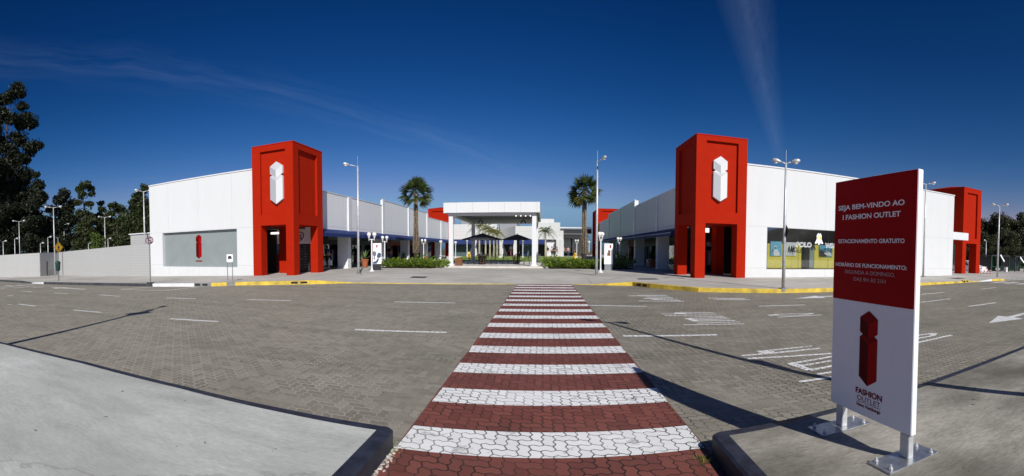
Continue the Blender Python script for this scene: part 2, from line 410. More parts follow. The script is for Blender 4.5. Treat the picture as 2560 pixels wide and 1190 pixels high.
# ------------------------------------------------------------------ mesh helpers
class MB:
    def __init__(self): self.v = []; self.f = []; self.mi = []; self.cur = 0
    def add(self, vs, fs):
        b = len(self.v); self.v += [tuple(p) for p in vs]
        for q in fs: self.f.append(tuple(b + i for i in q)); self.mi.append(self.cur)
        return self
    def box(self, x0, x1, y0, y1, z0, z1):
        if x0 > x1: x0, x1 = x1, x0
        if y0 > y1: y0, y1 = y1, y0
        return self.add([(x0, y0, z0), (x1, y0, z0), (x1, y1, z0), (x0, y1, z0), (x0, y0, z1), (x1, y0, z1), (x1, y1, z1), (x0, y1, z1)],
                        [(0, 3, 2, 1), (4, 5, 6, 7), (0, 1, 5, 4), (1, 2, 6, 5), (2, 3, 7, 6), (3, 0, 4, 7)])
    def obox(self, c, s, rz=0., rx=0., ry=0.):
        m = Matrix.Translation(c) @ Matrix.Rotation(rz, 4, 'Z') @ Matrix.Rotation(ry, 4, 'Y') @ Matrix.Rotation(rx, 4, 'X')
        a, b, d = s[0] / 2, s[1] / 2, s[2] / 2
        vs = [m @ Vector(p) for p in ((-a, -b, -d), (a, -b, -d), (a, b, -d), (-a, b, -d), (-a, -b, d), (a, -b, d), (a, b, d), (-a, b, d))]
        return self.add(vs, [(0, 3, 2, 1), (4, 5, 6, 7), (0, 1, 5, 4), (1, 2, 6, 5), (2, 3, 7, 6), (3, 0, 4, 7)])
    def quad(self, *p): return self.add(p, [tuple(range(len(p)))])
    def prism(self, poly, z0, z1):
        n = len(poly)
        vs = [(x, y, z0) for x, y in poly] + [(x, y, z1) for x, y in poly]
        fs = [tuple(reversed(range(n))), tuple(range(n, 2 * n))] + [(i, (i + 1) % n, n + (i + 1) % n, n + i) for i in range(n)]
        return self.add(vs, fs)
    def slab(self, poly, o, ex, ey, en, t):
        """polygon in the plane (o, ex, ey), thickness t along en"""
        o, ex, ey, en = map(Vector, (o, ex, ey, en)); n = len(poly)
        a = [o + ex * x + ey * y for x, y in poly]; b = [p + en * t for p in a]
        fs = [tuple(range(n, 2 * n)), tuple(reversed(range(n)))] + [(i, (i + 1) % n, n + (i + 1) % n, n + i) for i in range(n)]
        return self.add(a + b, fs)
    def tube(self, pts, rad, n=10, cap=True):
        pts = [Vector(p) for p in pts]
        if not isinstance(rad, (list, tuple)): rad = [rad] * len(pts)
        vs = []; fs = []
        for i, p in enumerate(pts):
            d = (pts[min(i + 1, len(pts) - 1)] - pts[max(i - 1, 0)]).normalized()
            a = d.cross(Vector((0, 0, 1)) if abs(d.z) < .9 else Vector((1, 0, 0))).normalized(); b = d.cross(a)
            for k in range(n):
                t = 2 * math.pi * k / n; vs.append(p + (a * math.cos(t) + b * math.sin(t)) * rad[i])
        for i in range(len(pts) - 1):
            for k in range(n):
                fs.append((i * n + k, i * n + (k + 1) % n, (i + 1) * n + (k + 1) % n, (i + 1) * n + k))
        if cap: fs += [tuple(reversed(range(n))), tuple(range((len(pts) - 1) * n, len(pts) * n))]
        return self.add(vs, fs)
    def lathe(self, prof, c, n=20):
        vs = []; fs = []
        for r, z in prof:
            for k in range(n):
                t = 2 * math.pi * k / n; vs.append((c[0] + r * math.cos(t), c[1] + r * math.sin(t), c[2] + z))
        for i in range(len(prof) - 1):
            for k in range(n): fs.append((i * n + k, i * n + (k + 1) % n, (i + 1) * n + (k + 1) % n, (i + 1) * n + k))
        fs += [tuple(reversed(range(n))), tuple(range((len(prof) - 1) * n, len(prof) * n))]
        return self.add(vs, fs)
    def ball(self, c, r, n=16, sz=1.):
        return self.lathe([(r * math.sin(math.pi * i / 10) + 1e-4, -r * sz * math.cos(math.pi * i / 10)) for i in range(11)], c, n)
    def build(self, name, mats, parent=None, world=False, smooth=False, bevel=0., loc=None):
        me = bpy.data.meshes.new(name)
        o0 = Vector((0, 0, 0))
        if world and parent is not None:
            q = parent
            while q is not None: o0 += q.location; q = q.parent
        if loc is not None: o0 = Vector(loc)
        me.from_pydata([(x - o0.x, y - o0.y, z - o0.z) for x, y, z in self.v], [], self.f)
        for q in (mats if isinstance(mats, (list, tuple)) else [mats]): me.materials.append(MATS[q])
        me.polygons.foreach_set('material_index', self.mi)
        if smooth: me.polygons.foreach_set('use_smooth', [True] * len(me.polygons))
        me.update()
        ob = bpy.data.objects.new(name, me); COL.objects.link(ob)
        if parent is not None: ob.parent = parent
        if loc is not None: ob.location = loc
        if bevel:
            bm = bmesh.new(); bm.from_mesh(me)
            es = [e for e in bm.edges if len(e.link_faces) == 2 and e.calc_face_angle(0) > .5]
            bmesh.ops.bevel(bm, geom=es, offset=bevel, segments=2, affect='EDGES', clamp_overlap=True)
            bm.to_mesh(me); bm.free()
        return ob


def tag(o, label, cat, group=None):
    o['label'] = label; o['category'] = cat
    if group: o['group'] = group
    return o
def thing(name, label, cat, loc=(0, 0, 0), rz=0., group=None):
    o = bpy.data.objects.new(name, None); COL.objects.link(o)
    o.empty_display_size = .2; o.location = loc; o.rotation_euler = (0, 0, rz)
    return tag(o, label, cat, group)
def struct(o, kind='structure'):
    o['kind'] = kind; return o
def copy_tree(o, parent=None):
    c = o.copy(); COL.objects.link(c)
    if parent is not None: c.parent = parent
    for ch in list(o.children): copy_tree(ch, c)
    return c
def dup(o, loc, rz=None, label=None, scale=None):
    c = copy_tree(o); c.location = loc
    if rz is not None: c.rotation_euler = (0, 0, rz)
    if label: c['label'] = label
    if scale: c.scale = scale if isinstance(scale, tuple) else (scale,) * 3
    return c
def text(name, body, size, matname, parent, o, ex, ey, width=None, offset=0., align='CENTER', lift=.004):
    """flat lettering in the plane (ex, ey) at world point o, fitted to a width, turned into a mesh"""
    c = bpy.data.curves.new(name, 'FONT'); c.body = body; c.size = size; c.align_x = align; c.offset = offset * size; c.extrude = .0004
    t = bpy.data.objects.new(name, c); COL.objects.link(t)
    bpy.context.view_layer.update()
    me = bpy.data.meshes.new_from_object(t.evaluated_get(bpy.context.evaluated_depsgraph_get()))
    bpy.data.objects.remove(t); bpy.data.curves.remove(c)
    xs = [v.co.x for v in me.vertices]
    k = width / (max(xs) - min(xs)) if width else 1.
    ex, ey = Vector(ex), Vector(ey); en = ex.cross(ey)
    q = parent; o0 = Vector((0, 0, 0))
    while q is not None: o0 += q.location; q = q.parent
    for v in me.vertices:
        p = Vector(o) + ex * (v.co.x * k) + ey * v.co.y + en * (v.co.z + lift)
        v.co = p - o0
    me.materials.clear(); me.materials.append(MATS[matname])
    ob = bpy.data.objects.new(name, me); COL.objects.link(ob); ob.parent = parent
    return ob
def gh(x):
    """the street falls gently away to the left"""
    return -.025 * min(max(0, -x - 13), 32)

# ================================================================== GROUND
b = MB()
b.quad((-900, -500, -1.3), (900, -500, -1.3), (900, 1500, -1.3), (-900, 1500, -1.3))
struct(b.build('ground', 'earth'))
b = MB()
xs = [-110, -45, -38, -30, -22, -13, 0, 40, 110]
for a, c in zip(xs, xs[1:]):
    b.quad((a, -40, gh(a)), (c, -40, gh(c)), (c, 22.5, gh(c)), (a, 22.5, gh(a)))
struct(b.build('road', 'paving'))

KL = [(-60, 17.2, .15, 'd'), (-38.8, 16.56, .15, 'd'), (-32.9, 15.88, .15, 'd'), (-30.6, 15.6, .05, 'w'), (-28.15, 15.26, .15, 'd'), (-23.04, 15.46, .15, 'd'),
      (-17.47, 15.66, .15, 'w'), (-14.71, 16.17, .16, 'g'), (-14.2, 16.39, .16, 'y'), (-13.6, 16.8, .16, 'g'), (-13.31, 17.04, .16, 'y'), (-12.3, 17.64, .17, 'y'),
      (-10.25, 19.11, .18, 'y'), (-8.81, 20.21, .035, 't'), (-3.75, 20.75, .02, 't'), (-1.34, 21.08, .016, 'p')]
KR = [(1.35, 21.16, .016, 't'), (2.18, 20.75, .03, 'y'), (3.94, 20.3, .18, 'y'), (4.47, 19.12, .19, 'y'), (5.93, 17.08, .17, 'y'), (8.75, 15.97, .16, 'y'),
      (11.3, 15.78, .16, 'y'), (18.56, 17.4, .14, 'y'), (21.5, 17.89, .12, 'y'), (25.2, 18.45, .03, 'w'), (26.66, 18.5, .14, 'y'), (28.13, 18.42, .14, 'g'),
      (30.89, 18.43, .14, 'g'), (70, 18.6, .14, 'g')]
KK = KL + KR
cols = {'d': 0, 'w': 1, 'g': 2, 'y': 3, 't': 3, 'p': 4}
nrmls = []
for i, p in enumerate(KK):
    a, c = KK[max(i - 1, 0)], KK[min(i + 1, len(KK) - 1)]
    d = Vector((c[0] - a[0], c[1] - a[1], 0)).normalized(); nrmls.append(Vector((-d.y, d.x, 0)))
b = MB(); pv = MB()
for i in range(len(KK) - 1):
    p, q = KK[i], KK[i + 1]; n1, n2 = nrmls[i], nrmls[i + 1]
    w = .06 if p[3] in 'tp' else .15
    P = Vector((p[0], p[1], gh(p[0]))); Q = Vector((q[0], q[1], gh(q[0])))
    up1, up2 = Vector((0, 0, p[2])), Vector((0, 0, q[2])); dn = Vector((0, 0, -.05))
    b.cur = cols[p[3]]
    e = .012
    b.quad(P + dn, Q + dn, Q + up2 - Vector((0, 0, e)), P + up1 - Vector((0, 0, e)))
    b.quad(P + up1 - Vector((0, 0, e)), Q + up2 - Vector((0, 0, e)), Q + up2 + n2 * e, P + up1 + n1 * e)
    b.quad(P + up1 + n1 * e, Q + up2 + n2 * e, Q + up2 + n2 * w, P + up1 + n1 * w)
    A, B_ = P + up1 + n1 * w, Q + up2 + n2 * w
    pv.quad(A, B_, (q[0], 24.2, .21 + gh(q[0])), (p[0], 24.2, .21 + gh(p[0])))
    pv.quad((p[0], 24.2, .21 + gh(p[0])), (q[0], 24.2, .21 + gh(q[0])), (q[0], 120, .21 + gh(q[0])), (p[0], 120, .21 + gh(p[0])))
struct(b.build('kerb', ['dark_kerb', 'white_kerb', 'grey_kerb', 'yellow_paint', 'plaza_concrete']))
struct(pv.build('plaza_pavement', 'plaza_concrete'))

# near pavements, either side of the crossing
def near_pavement(outer, side, m):
    n = len(outer); inn = []
    for i, p in enumerate(outer):
        a, c = outer[max(i - 1, 0)], outer[min(i + 1, n - 1)]
        d1 = Vector((p[0] - a[0], p[1] - a[1])); d2 = Vector((c[0] - p[0], c[1] - p[1]))
        d1 = d2 if d1.length == 0 else d1; d2 = d1 if d2.length == 0 else d2
        n1 = Vector((-d1.y, d1.x)).normalized() * side; n2 = Vector((-d2.y, d2.x)).normalized() * side
        mid = (n1 + n2).normalized(); k = .125 / max(.5, mid.dot(n1))
        inn.append((p[0] + mid.x * k, p[1] + mid.y * k))
    cxn, cyn = (-1.305, 3.455) if side > 0 else (1.435, 3.335)
    for i in range(n):
        if i in range(3, 9): inn[i] = (cxn, cyn)
    kb = MB(); z = .15; e = .02
    for i in range(n - 1):
        P, Q, A, B_ = outer[i], outer[i + 1], inn[i], inn[i + 1]
        f = e / .125
        P2 = (P[0] + (A[0] - P[0]) * f, P[1] + (A[1] - P[1]) * f); Q2 = (Q[0] + (B_[0] - Q[0]) * f, Q[1] + (B_[1] - Q[1]) * f)
        kb.quad((*P, -.05), (*Q, -.05), (*Q, z - e), (*P, z - e))
        kb.quad((*P, z - e), (*Q, z - e), (*Q2, z - .004), (*P2, z - .004))
        if (A[0] - B_[0]) ** 2 + (A[1] - B_[1]) ** 2 < 1e-9: kb.quad((*P2, z - .004), (*Q2, z - .004), (*A, z))
        else: kb.quad((*P2, z - .004), (*Q2, z - .004), (*B_, z), (*A, z))
    struct(kb.build('near_kerb', 'navy_paint', smooth=True))
    top = MB()
    far = (-60 if side > 0 else 60)
    poly = [p for i, p in enumerate(inn) if i not in range(4, 9)]
    ctr = inn[0]
    top.add([(x, y, z) for x, y in poly] + [(far, -25, z)], [tuple(range(len(poly) + 1))])
    struct(top.build('near_pavement', m))
arc = lambda cx, cy, r, a0, a1, n=5: [(cx + r * math.cos(R(a0 + (a1 - a0) * i / n)), cy + r * math.sin(R(a0 + (a1 - a0) * i / n))) for i in range(n + 1)]
LO = [(-1.19, -25), (-1.19, 1.0), (-1.18, 2.6)] + arc(-1.27, 3.49, .09, 0, 88) + [(-2.2, 3.605), (-3.5, 3.60), (-5.2, 3.48), (-7.0, 3.18), (-9.5, 2.6), (-14, 1.2), (-60, -15)]
near_pavement(LO, 1, 'pale_concrete')
RO = [(1.27, -25), (1.27, 1.0), (1.28, 2.6)] + arc(1.40, 3.37, .09, 180, 92) + [(1.75, 3.47), (2.54, 3.53), (3.87, 3.63), (6.7, 3.98), (12, 4.7), (60, 11.5)]
near_pavement(RO, -1, 'worn_concrete')

# crossing
b = MB(); cx0, cx1 = .0704 - 1.235, .0704 + 1.235
b.quad((cx0, -8, .004), (cx1, -8, .004), (cx1, 21.15, .004), (cx0, 21.1, .004))
struct(b.build('crossing', 'red_paving'))
b = MB(); rnd = random.Random(3)
for i in range(17):
    y = 3.5051 + 1.1867 * i - .01; t = .50
    if i == 16: continue
    b.quad((cx0 + rnd.uniform(0, .03), y, .008), (cx1 - rnd.uniform(0, .03), y, .008), (cx1 - rnd.uniform(0, .03), y + t, .008), (cx0 + rnd.uniform(0, .03), y + t, .008))
struct(b.build('crossing_stripes', 'white_paint'))

# painted lane dashes, arrows and lettering
def stroke(b, a, c, w, z=.0028):
    a, c = Vector((*a, 0)), Vector((*c, 0)); d = (c - a).normalized(); n = Vector((-d.y, d.x, 0)) * w / 2
    ps = [a - n, c - n, c + n, a + n]
    b.quad(*[(p.x, p.y, gh(p.x) + z) for p in ps])
b = MB()
dashes = [((-21.86, 10.5), (-20.63, 10.51)), ((-18.64, 10.64), (-17.41, 10.63)), ((-15.44, 10.91), (-13.91, 10.78)), ((-11.85, 11.25), (-10.72, 11.56)),
  ((-9.08, 12.27), (-7.58, 12.57)), ((-4.45, 13.39), (-2.59, 13.5)), ((1.29, 13.26), (2.92, 12.87)), ((6.14, 12.26), (7.67, 12.11)), ((11.7, 11.05), (13.66, 11.39)),
  ((14.11, 13.35), (15.9, 13.62)), ((19.21, 14.05), (21.04, 14.29)), ((12.09, 9.27), (13.91, 9.44)), ((-14.38, 6.78), (-13.08, 6.79)), ((-11.38, 7.13), (-10.33, 7.35)),
  ((-8.04, 7.75), (-6.81, 8.08)), ((-3.65, 8.5), (-1.83, 8.69)), ((1.48, 8.47), (3.26, 8.25)), ((-19.16, 8.53), (-18.74, 8.59)), ((-14.52, 6.47), (-14.35, 6.51))]
for a, c in dashes: stroke(b, a, c, .13)
for a, c in [((-17.37, 13.5), (-14.42, 13.65)), ((-14.42, 13.65), (-14.6, 15.95)), ((-17.47, 13.72), (-17.28, 15.39))]: stroke(b, a, c, .12, .0033)
for a, c in [((-27.88, 11.88), (-27.32, 12.12)), ((-29.47, 13.02), (-27.56, 12.74)), ((-28.86, 13.5), (-27.56, 13.47)), ((-28.67, 14.08), (-27.66, 14.41)),
             ((-26.27, 11.2), (-25.91, 11.36)), ((-25.48, 11.78), (-25.21, 12.32)), ((-25.89, 12.7), (-26.02, 13.1)), ((-24.79, 12.7), (-24.48, 13.24))]: stroke(b, a, c, .3)
for y in (17.5, 16.6, 15.6): stroke(b, (25.2, y - .1), (27.2, y + .15), .42)
struct(b.build('lane_markings', 'white_paint'))
b = MB()
words = [[((2.95, 15.92), (4.35, 15.65), .16), ((3.31, 16.08), (4.33, 15.98), .13), ((3.48, 15.4), (4.32, 15.08), .14), ((3.3, 15.01), (4.36, 14.62), .16), ((3.5, 14.64), (4.32, 14.15), .14), ((2.97, 14.23), (4.36, 13.91), .13), ((3.3, 15.0), (3.75, 14.6), .16)],
  [((5.49, 14.8), (6.72, 14.44), .13), ((5.5, 14.28), (6.68, 13.98), .13), ((5.69, 14.52), (6.58, 14.24), .10)],
  [((3.33, 11.43), (4.34, 11.25), .09), ((2.95, 11.27), (4.31, 10.98), .08), ((3.3, 11.36), (3.56, 11.2), .20), ((2.94, 11.0), (4.33, 10.53), .09), ((3.31, 10.41), (4.32, 10.33), .08), ((3.3, 10.18), (4.33, 10.09), .08), ((3.31, 9.98), (4.34, 9.83), .09), ((3.35, 10.43), (3.42, 9.97), .16), ((3.32, 9.67), (4.33, 9.59), .07), ((2.97, 9.5), (4.32, 9.3), .08)],
  [((5.49, 10.38), (5.76, 10.44), .16), ((5.74, 10.51), (6.81, 10.33), .08), ((5.65, 10.32), (6.22, 10.12), .07), ((6.22, 10.12), (6.75, 10.25), .10), ((5.53, 10.0), (6.83, 9.96), .10)],
  [((3.32, 6.66), (4.39, 6.68), .075), ((2.96, 6.47), (4.41, 6.46), .075), ((3.34, 6.62), (3.55, 6.5), .17), ((2.97, 6.26), (4.33, 6.03), .08), ((3.37, 5.73), (4.45, 5.86), .075), ((3.5, 5.57), (4.45, 5.63), .07), ((3.42, 5.54), (3.46, 5.29), .12), ((3.44, 5.29), (4.45, 5.38), .085), ((3.39, 5.74), (3.46, 5.5), .14), ((3.4, 5.05), (4.45, 5.1), .08), ((3.01, 4.86), (4.45, 4.80), .07)],
  [((6.3, 6.47), (7.2, 6.46), .075), ((6.2, 6.2), (6.99, 6.25), .075), ((6.97, 6.26), (7.23, 6.42), .13), ((5.9, 5.88), (7.33, 6.05), .085)]]
for i, w in enumerate(words):
    for j, (a, c, wd_) in enumerate(w): stroke(b, a, c, wd_, .0025 + .0006 * j)
struct(b.build('road_lettering', 'white_paint'))
b = MB()
for poly in ([(9.37, 6.56), (10.74, 7.2), (10.79, 6.92), (11.9, 7.1), (11.9, 6.88), (10.79, 6.72), (10.72, 6.38)],
             [(8.32, 13.86), (9.66, 14.54), (9.63, 14.27), (11.2, 14.42), (11.2, 14.2), (9.6, 14.03), (9.6, 13.75)],
             [(-23.3, 13.1), (-21.9, 13.6), (-21.9, 13.2), (-19.5, 13.05), (-19.5, 12.85), (-21.9, 12.95), (-21.9, 12.6)]):
    b.quad(*[(x, y, gh(x) + .005) for x, y in poly])
struct(b.build('road_arrows', 'white_paint'))

# manhole covers and storm drains
for lab, (x, y), s in [('small dark access cover in the plaza paving left of the crossing axis', (-6.3, 23.0), .8), ('long dark access cover in the pavement beside the far right tower', (25.5, 20.6), 1.1), ('dark access cover between the middle street lamp and the right tower', (5.0, 21.9), .9)]:
    i = max(k for k in range(len(KK) - 1) if KK[k][0] <= x); p, q = KK[i], KK[i + 1]; f = (x - p[0]) / (q[0] - p[0])
    yk, kh = p[1] + (q[1] - p[1]) * f, p[2] + (q[2] - p[2]) * f
    sl = (.21 - kh) / (24.2 - yk); z = kh + sl * (y - yk)
    t = thing('access_cover', lab, 'manhole cover', (x, y, z), 0, 'access covers in the pavement')
    t.rotation_euler = (math.atan(sl), 0, 0)
    MB().box(-s / 2, s / 2, -.34, .34, -.1, .007).build('lid', 'dark_metal', t)
    MB().box(-s / 2 - .06, s / 2 + .06, -.40, .40, -.12, .004).build('frame', 'grey_kerb', t)
for lab, p, q in [('twin slot storm drain in the grey kerb between white and yellow paint', (-14.98, 16.05), (-14.3, 16.34)), ('twin slot storm drain in the yellow kerb by the left tower', (-11.2, 18.42), (-10.45, 18.96)),
                  ('twin slot storm drain at the yellow kerb corner right of the crossing', (4.05, 20.0), (4.42, 19.25)), ('twin slot storm drain in the far yellow kerb beyond the welcome board', (22.9, 18.1), (23.6, 18.2))]:
    P, Q = Vector((*p, gh(p[0]))), Vector((*q, gh(q[0]))); d = (Q - P); L = d.length; d.normalize(); rz = math.atan2(d.y, d.x)
    t = thing('storm_drain', lab, 'drain', (P + Q) / 2, rz, 'storm drains in the far kerb')
    MB().box(-L / 2, L / 2, -.012, .10, .0, .172).build('drain_block', 'grey_kerb' if p[0] < -14 else 'yellow_paint', t, bevel=.008)
    for s in (-1, 1): MB().slab(arc(0, 0, .055, 90, 270, 6) + [(.0 + L * .26, -.055), (L * .26, .055)] if False else [(-L * .18, -.045), (L * .18, -.045), (L * .18, .03), (L * .12, .055), (-L * .12, .055), (-L * .18, .03)], (s * L * .24, -.016, .085), (1, 0, 0), (0, 0, 1), (0, -1, 0), -.02).build('slot', 'black', t)  # black plate on the block face paints in the dark of a drain opening

# ================================================================== BUILDINGS
def relief_i(b, o, ex, ey, en, w, d, zs):
    """the three-sided block letter: a cube above a tall block, edge towards the viewer. zs = heights of its corners"""
    o, ex, ey, en = map(Vector, (o, ex, ey, en))
    P = lambda x, z, dd: tuple(o + ex * x + ey * z + en * dd)
    t, s1, c1, l1, b1, s2, c2, l2, b2 = zs
    e = .14; d = e + d; n = (l1 + s2) / 2; k = .66 * w
    T, UL, UR, C, LL, LR, NL, NR, B_ = P(0, t, e), P(-w, s1, e), P(w, s1, e), P(0, c1, d), P(-w, l1, e), P(w, l1, e), P(-k, n, e), P(k, n, e), P(0, b1, d)
    UL2, UR2, C2, LL2, LR2, B2 = P(-w, s2, e), P(w, s2, e), P(0, c2, d), P(-w, l2, e), P(w, l2, e), P(0, b2, d)
    for mi, fs in ((2, ((T, UL, C, UR), (UL2, C2, B_, NL), (UR2, NR, B_, C2))), (1, ((UL, LL, NL, C), (NL, B_, C), (UL2, LL2, B2, C2))), (0, ((UR, C, NR, LR), (NR, C, B_), (UR2, C2, B2, LR2)))):
        b.cur = mi
        for f in fs: b.quad(*f)
    b.cur = 0
    out = [(0, t), (-w, s1), (-w, l1), (-k, n), (-w, s2), (-w, l2), (0, b2), (w, l2), (w, s2), (k, n), (w, l1), (w, s1)]
    for p, q in zip(out, out[1:] + out[:1]):
        dp, dq = (d if p == (0, b2) else e), (d if q == (0, b2) else e)
        b.quad(P(*p, dp), P(*q, dq), P(*q, -.02), P(*p, -.02))


def tower(label, x0, x1, y0, y1, H, zb, front, side, side_sign, logo=None, zt=7.27, zm=3.64, zo=3.04, peak=False):
    """front=(xa,xb) opening/recess on the street face, side=(ya,yb) on the side face at x1 (side_sign 1) or x0 (-1)"""
    t = thing('entrance_tower', label, 'tower', ((x0 + x1) / 2, (y0 + y1) / 2, zb), 0, 'red entrance towers')
    d = .14
    b = MB()
    xa, xb = front; ya, yb = side
    b.box(x0, xa, y0, ya, zb - .5, H).box(xb, x1, y0, ya, zb - .5, H)               # four corner legs to the full height
    b.box(x0, xa, yb, y1, zb - .5, H).box(xb, x1, yb, y1, zb - .5, H)
    b.box(xa, xb, y0, y0 + d, zt, H).box(xa, xb, y0, y0 + d, zo, zm)
    b.box(xa, xb, y1 - d, y1, zo, H)
    for xx, o in ((x0, 1), (x1, -1)):
        b.box(xx, xx + o * d, ya, yb, zt, H).box(xx, xx + o * d, ya, yb, zo, zm)
    b.box(x0 + d, x1 - d, y0 + d, y1 - d, zo + .02, H - .05)
    b.build('tower_shell', 'red_wall', t, world=True)
    MB().box(x0 - .015, x1 + .015, y0 - .015, y1 + .015, H, H + .05).build('coping', 'red_wall', t, world=True)
    if peak:
        c = MB(); my = (y0 + y1) / 2; mx = (x0 + x1) / 2; z = H + .05
        c.add([(x0, y0, z), (x1, y0, z), (x1, y1, z), (x0, y1, z), (mx, my, z + .35)], [(0, 1, 4), (1, 2, 4), (2, 3, 4), (3, 0, 4)])
        c.build('roof', 'red_wall', t, world=True)
    if logo:
        b = MB(); cx, w, zs = logo
        relief_i(b, (cx, y0 + d, 0), (1, 0, 0), (0, 0, 1), (0, -1, 0), w, .05, zs)
        b.build('emblem', ['logo_white', 'logo_grey', 'logo_pale'], t, world=True)
    return t


tower('red entrance tower with white block emblem at the corner of the left white building', -16.0, -13.21, 22.3, 25.85, 7.6, .22, (-15.42, -13.72), (22.91, 25.15), 1,
      (-14.32, .42, (6.62, 6.36, 6.10, 5.95, 5.70, 5.78, 5.52, 4.50, 4.22)))
tower('red entrance tower with white block emblem left of the yellow shop window', 7.62, 10.47, 22.6, 26.4, 7.52, .22, (8.17, 9.95), (23.32, 25.68), -1,
      (8.95, .385, (6.52, 6.28, 6.02, 5.87, 5.62, 5.70, 5.45, 4.42, 4.18)))
tower('plain red tower at the far right end of the white facade', 30.8, 33.3, 24.5, 29.6, 7.5, .15, (31.3, 32.75), (25.3, 28.8), -1, None, 7.12, 3.25, 2.8, True)
tower('red tower rising behind the far end of the left wing', -17.4, -14.0, 68.9, 72.5, 7.65, .2, (-16.8, -14.6), (69.5, 71.9), 1, None, 7.3, 3.6, 3.0, True)
tower('red tower rising behind the far end of the right wing', 8.0, 11.6, 68.4, 76.0, 7.6, .2, (8.6, 11.0), (69.4, 75.0), -1, None, 7.3, 3.6, 3.0, True)

shirt_cols = ['cloth_blue', 'cloth_white', 'cloth_red', 'cloth_dark', 'cloth_pink', 'cloth_tan']

def shopfront(root, side, xw, y0, y1, k, rr):
    """one shop bay: glazed front set back behind the covered walk, side=+1 faces +x"""
    xs_ = xw - side * 2.6
    a, c = min(xs_, xs_ - side * .12), max(xs_, xs_ - side * .12)
    fas = ['shop_red', 'shop_dark', 'shop_teal', 'shop_red', 'shop_red', 'shop_dark'][k % 6]
    sf = MB().box(a, c, y0, y1, 2.12, 2.95).build('shop_fascia', fas, root, world=True)
    MB().box(xs_ + side * .02, xs_ + side * .06, y0 + 1.2, y1 - 1.2, 2.42, 2.68).build('shop_sign', 'shop_grey' if k % 2 else 'shop_dark', sf, world=True)
    fr = MB()
    n = 4
    for i in range(n + 1):
        y = y0 + (y1 - y0) * i / n
        fr.box(a, c, y - .04, y + .04, .21, 2.12)
    fr.box(a - .001, c + .001, y0 + .05, y1 - .05, 2.02, 2.119)
    f = fr.build('shopfront_frame', ['shop_grey', 'shop_dark', 'dark_metal'][k % 3] if k not in (3, 4) else 'shop_red', root, world=True)
    for i in range(n):
        if i == 1: continue                       # open doorway
        ya, yb = y0 + (y1 - y0) * i / n + .04, y0 + (y1 - y0) * (i + 1) / n - .04
        MB().box((a + c) / 2 - .006, (a + c) / 2 + .006, ya, yb, .21, 2.02).build('shop_pane', 'shop_glass', f, world=True)
    bk = xs_ - side * 4.0
    MB().box(min(bk, bk - side * .1), max(bk, bk - side * .1), y0, y1, .2, 2.95).build('shop_back_wall', 'shop_grey', root, world=True)
    MB().box(min(bk, xs_), max(bk, xs_), y0 - .05, y0 + .05, .2, 2.95).build('shop_partition', 'shop_dark', root, world=True)
    return xs_

def wing(root, side, xw, piers, y0, y1, ytop, walls):
    """inner wing: blank white wall over a row of piers, awnings, covered walk"""
    t = .3
    for (ya, yb, zt) in ytop:
        MB().box(xw, xw - side * t, ya, yb, 2.95, zt).build('wing_wall', 'white_wall_side', root, world=True)
        MB().box(xw + side * .03, xw - side * (t + .03), ya, yb, zt, zt + .06).build('coping', 'white_steel', root, world=True)
    zt_at = lambda y: next((z for a, c, z in ytop if a - .01 <= y < c), 5.5)
    for p in piers:
        z = max(zt_at(p), zt_at(p + .5))
        MB().box(xw, xw + side * .10, p, p + .5, 2.8, z + (.1 if abs(p - 39.4) < 2 else -.02)).build('pilaster', 'white_steel', root, world=True)
        MB().box(xw, xw - side * .85, p, p + .6, -.2, 2.95).build('pier', 'white_wall_side', root, world=True)
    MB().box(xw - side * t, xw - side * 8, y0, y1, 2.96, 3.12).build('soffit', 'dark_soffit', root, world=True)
    MB().box(xw - side * .86, xw - side * 8, y0, y1, .205, .218).build('walk_floor', 'shop_floor', root, world=True)
    edges = [y0] + [p + .55 for p in piers] + [y1]
    for k in range(len(edges) - 1):
        ya, yb = edges[k] + (.55 if k else .1), edges[k + 1] + (.33 if k < len(edges) - 2 else 0)
        A = MB()
        xo, xi = xw + side * .78, xw + side * .002
        zi, zo, zv = 3.0, 2.68, 2.47
        th = .02
        A.add([(xi, ya, zi), (xo, ya, zo), (xo, yb, zo), (xi, yb, zi), (xi, ya, zi - th), (xo, ya, zo - th), (xo, yb, zo - th), (xi, yb, zi - th)],
              [(0, 1, 2, 3), (7, 6, 5, 4), (0, 4, 5, 1), (3, 2, 6, 7), (0, 3, 7, 4), (1, 5, 6, 2)])
        for yy in (ya, yb):
            A.add([(xi, yy, zi - th), (xo, yy, zo - th), (xo, yy, zv), (xi, yy, zv + .05)], [(0, 1, 2, 3)])
        aw = A.build('awning', 'awning_blue', root, world=True)
        V = MB(); m = max(6, int((yb - ya) / .35))
        for i in range(m):
            a_, b_ = ya + (yb - ya) * i / m, ya + (yb - ya) * (i + 1) / m
            V.quad((xo + side * .004, a_, zo), (xo + side * .004, b_, zo), (xo + side * .004, b_, zv), (xo + side * .004, (a_ + b_) / 2, zv - .035), (xo + side * .004, a_, zv))
        V.build('valance', 'awning_blue', aw, world=True)
        MB().tube([(xo, ya, zo - .02), (xo, yb, zo - .02)], .018, 6).build('front_bar', 'awning_blue' if side > 0 else 'white_steel', aw, world=True)
        rr = random.Random(k)
        shopfront(root, side, xw, edges[k] + .05, edges[k + 1] + .05, k, rr)


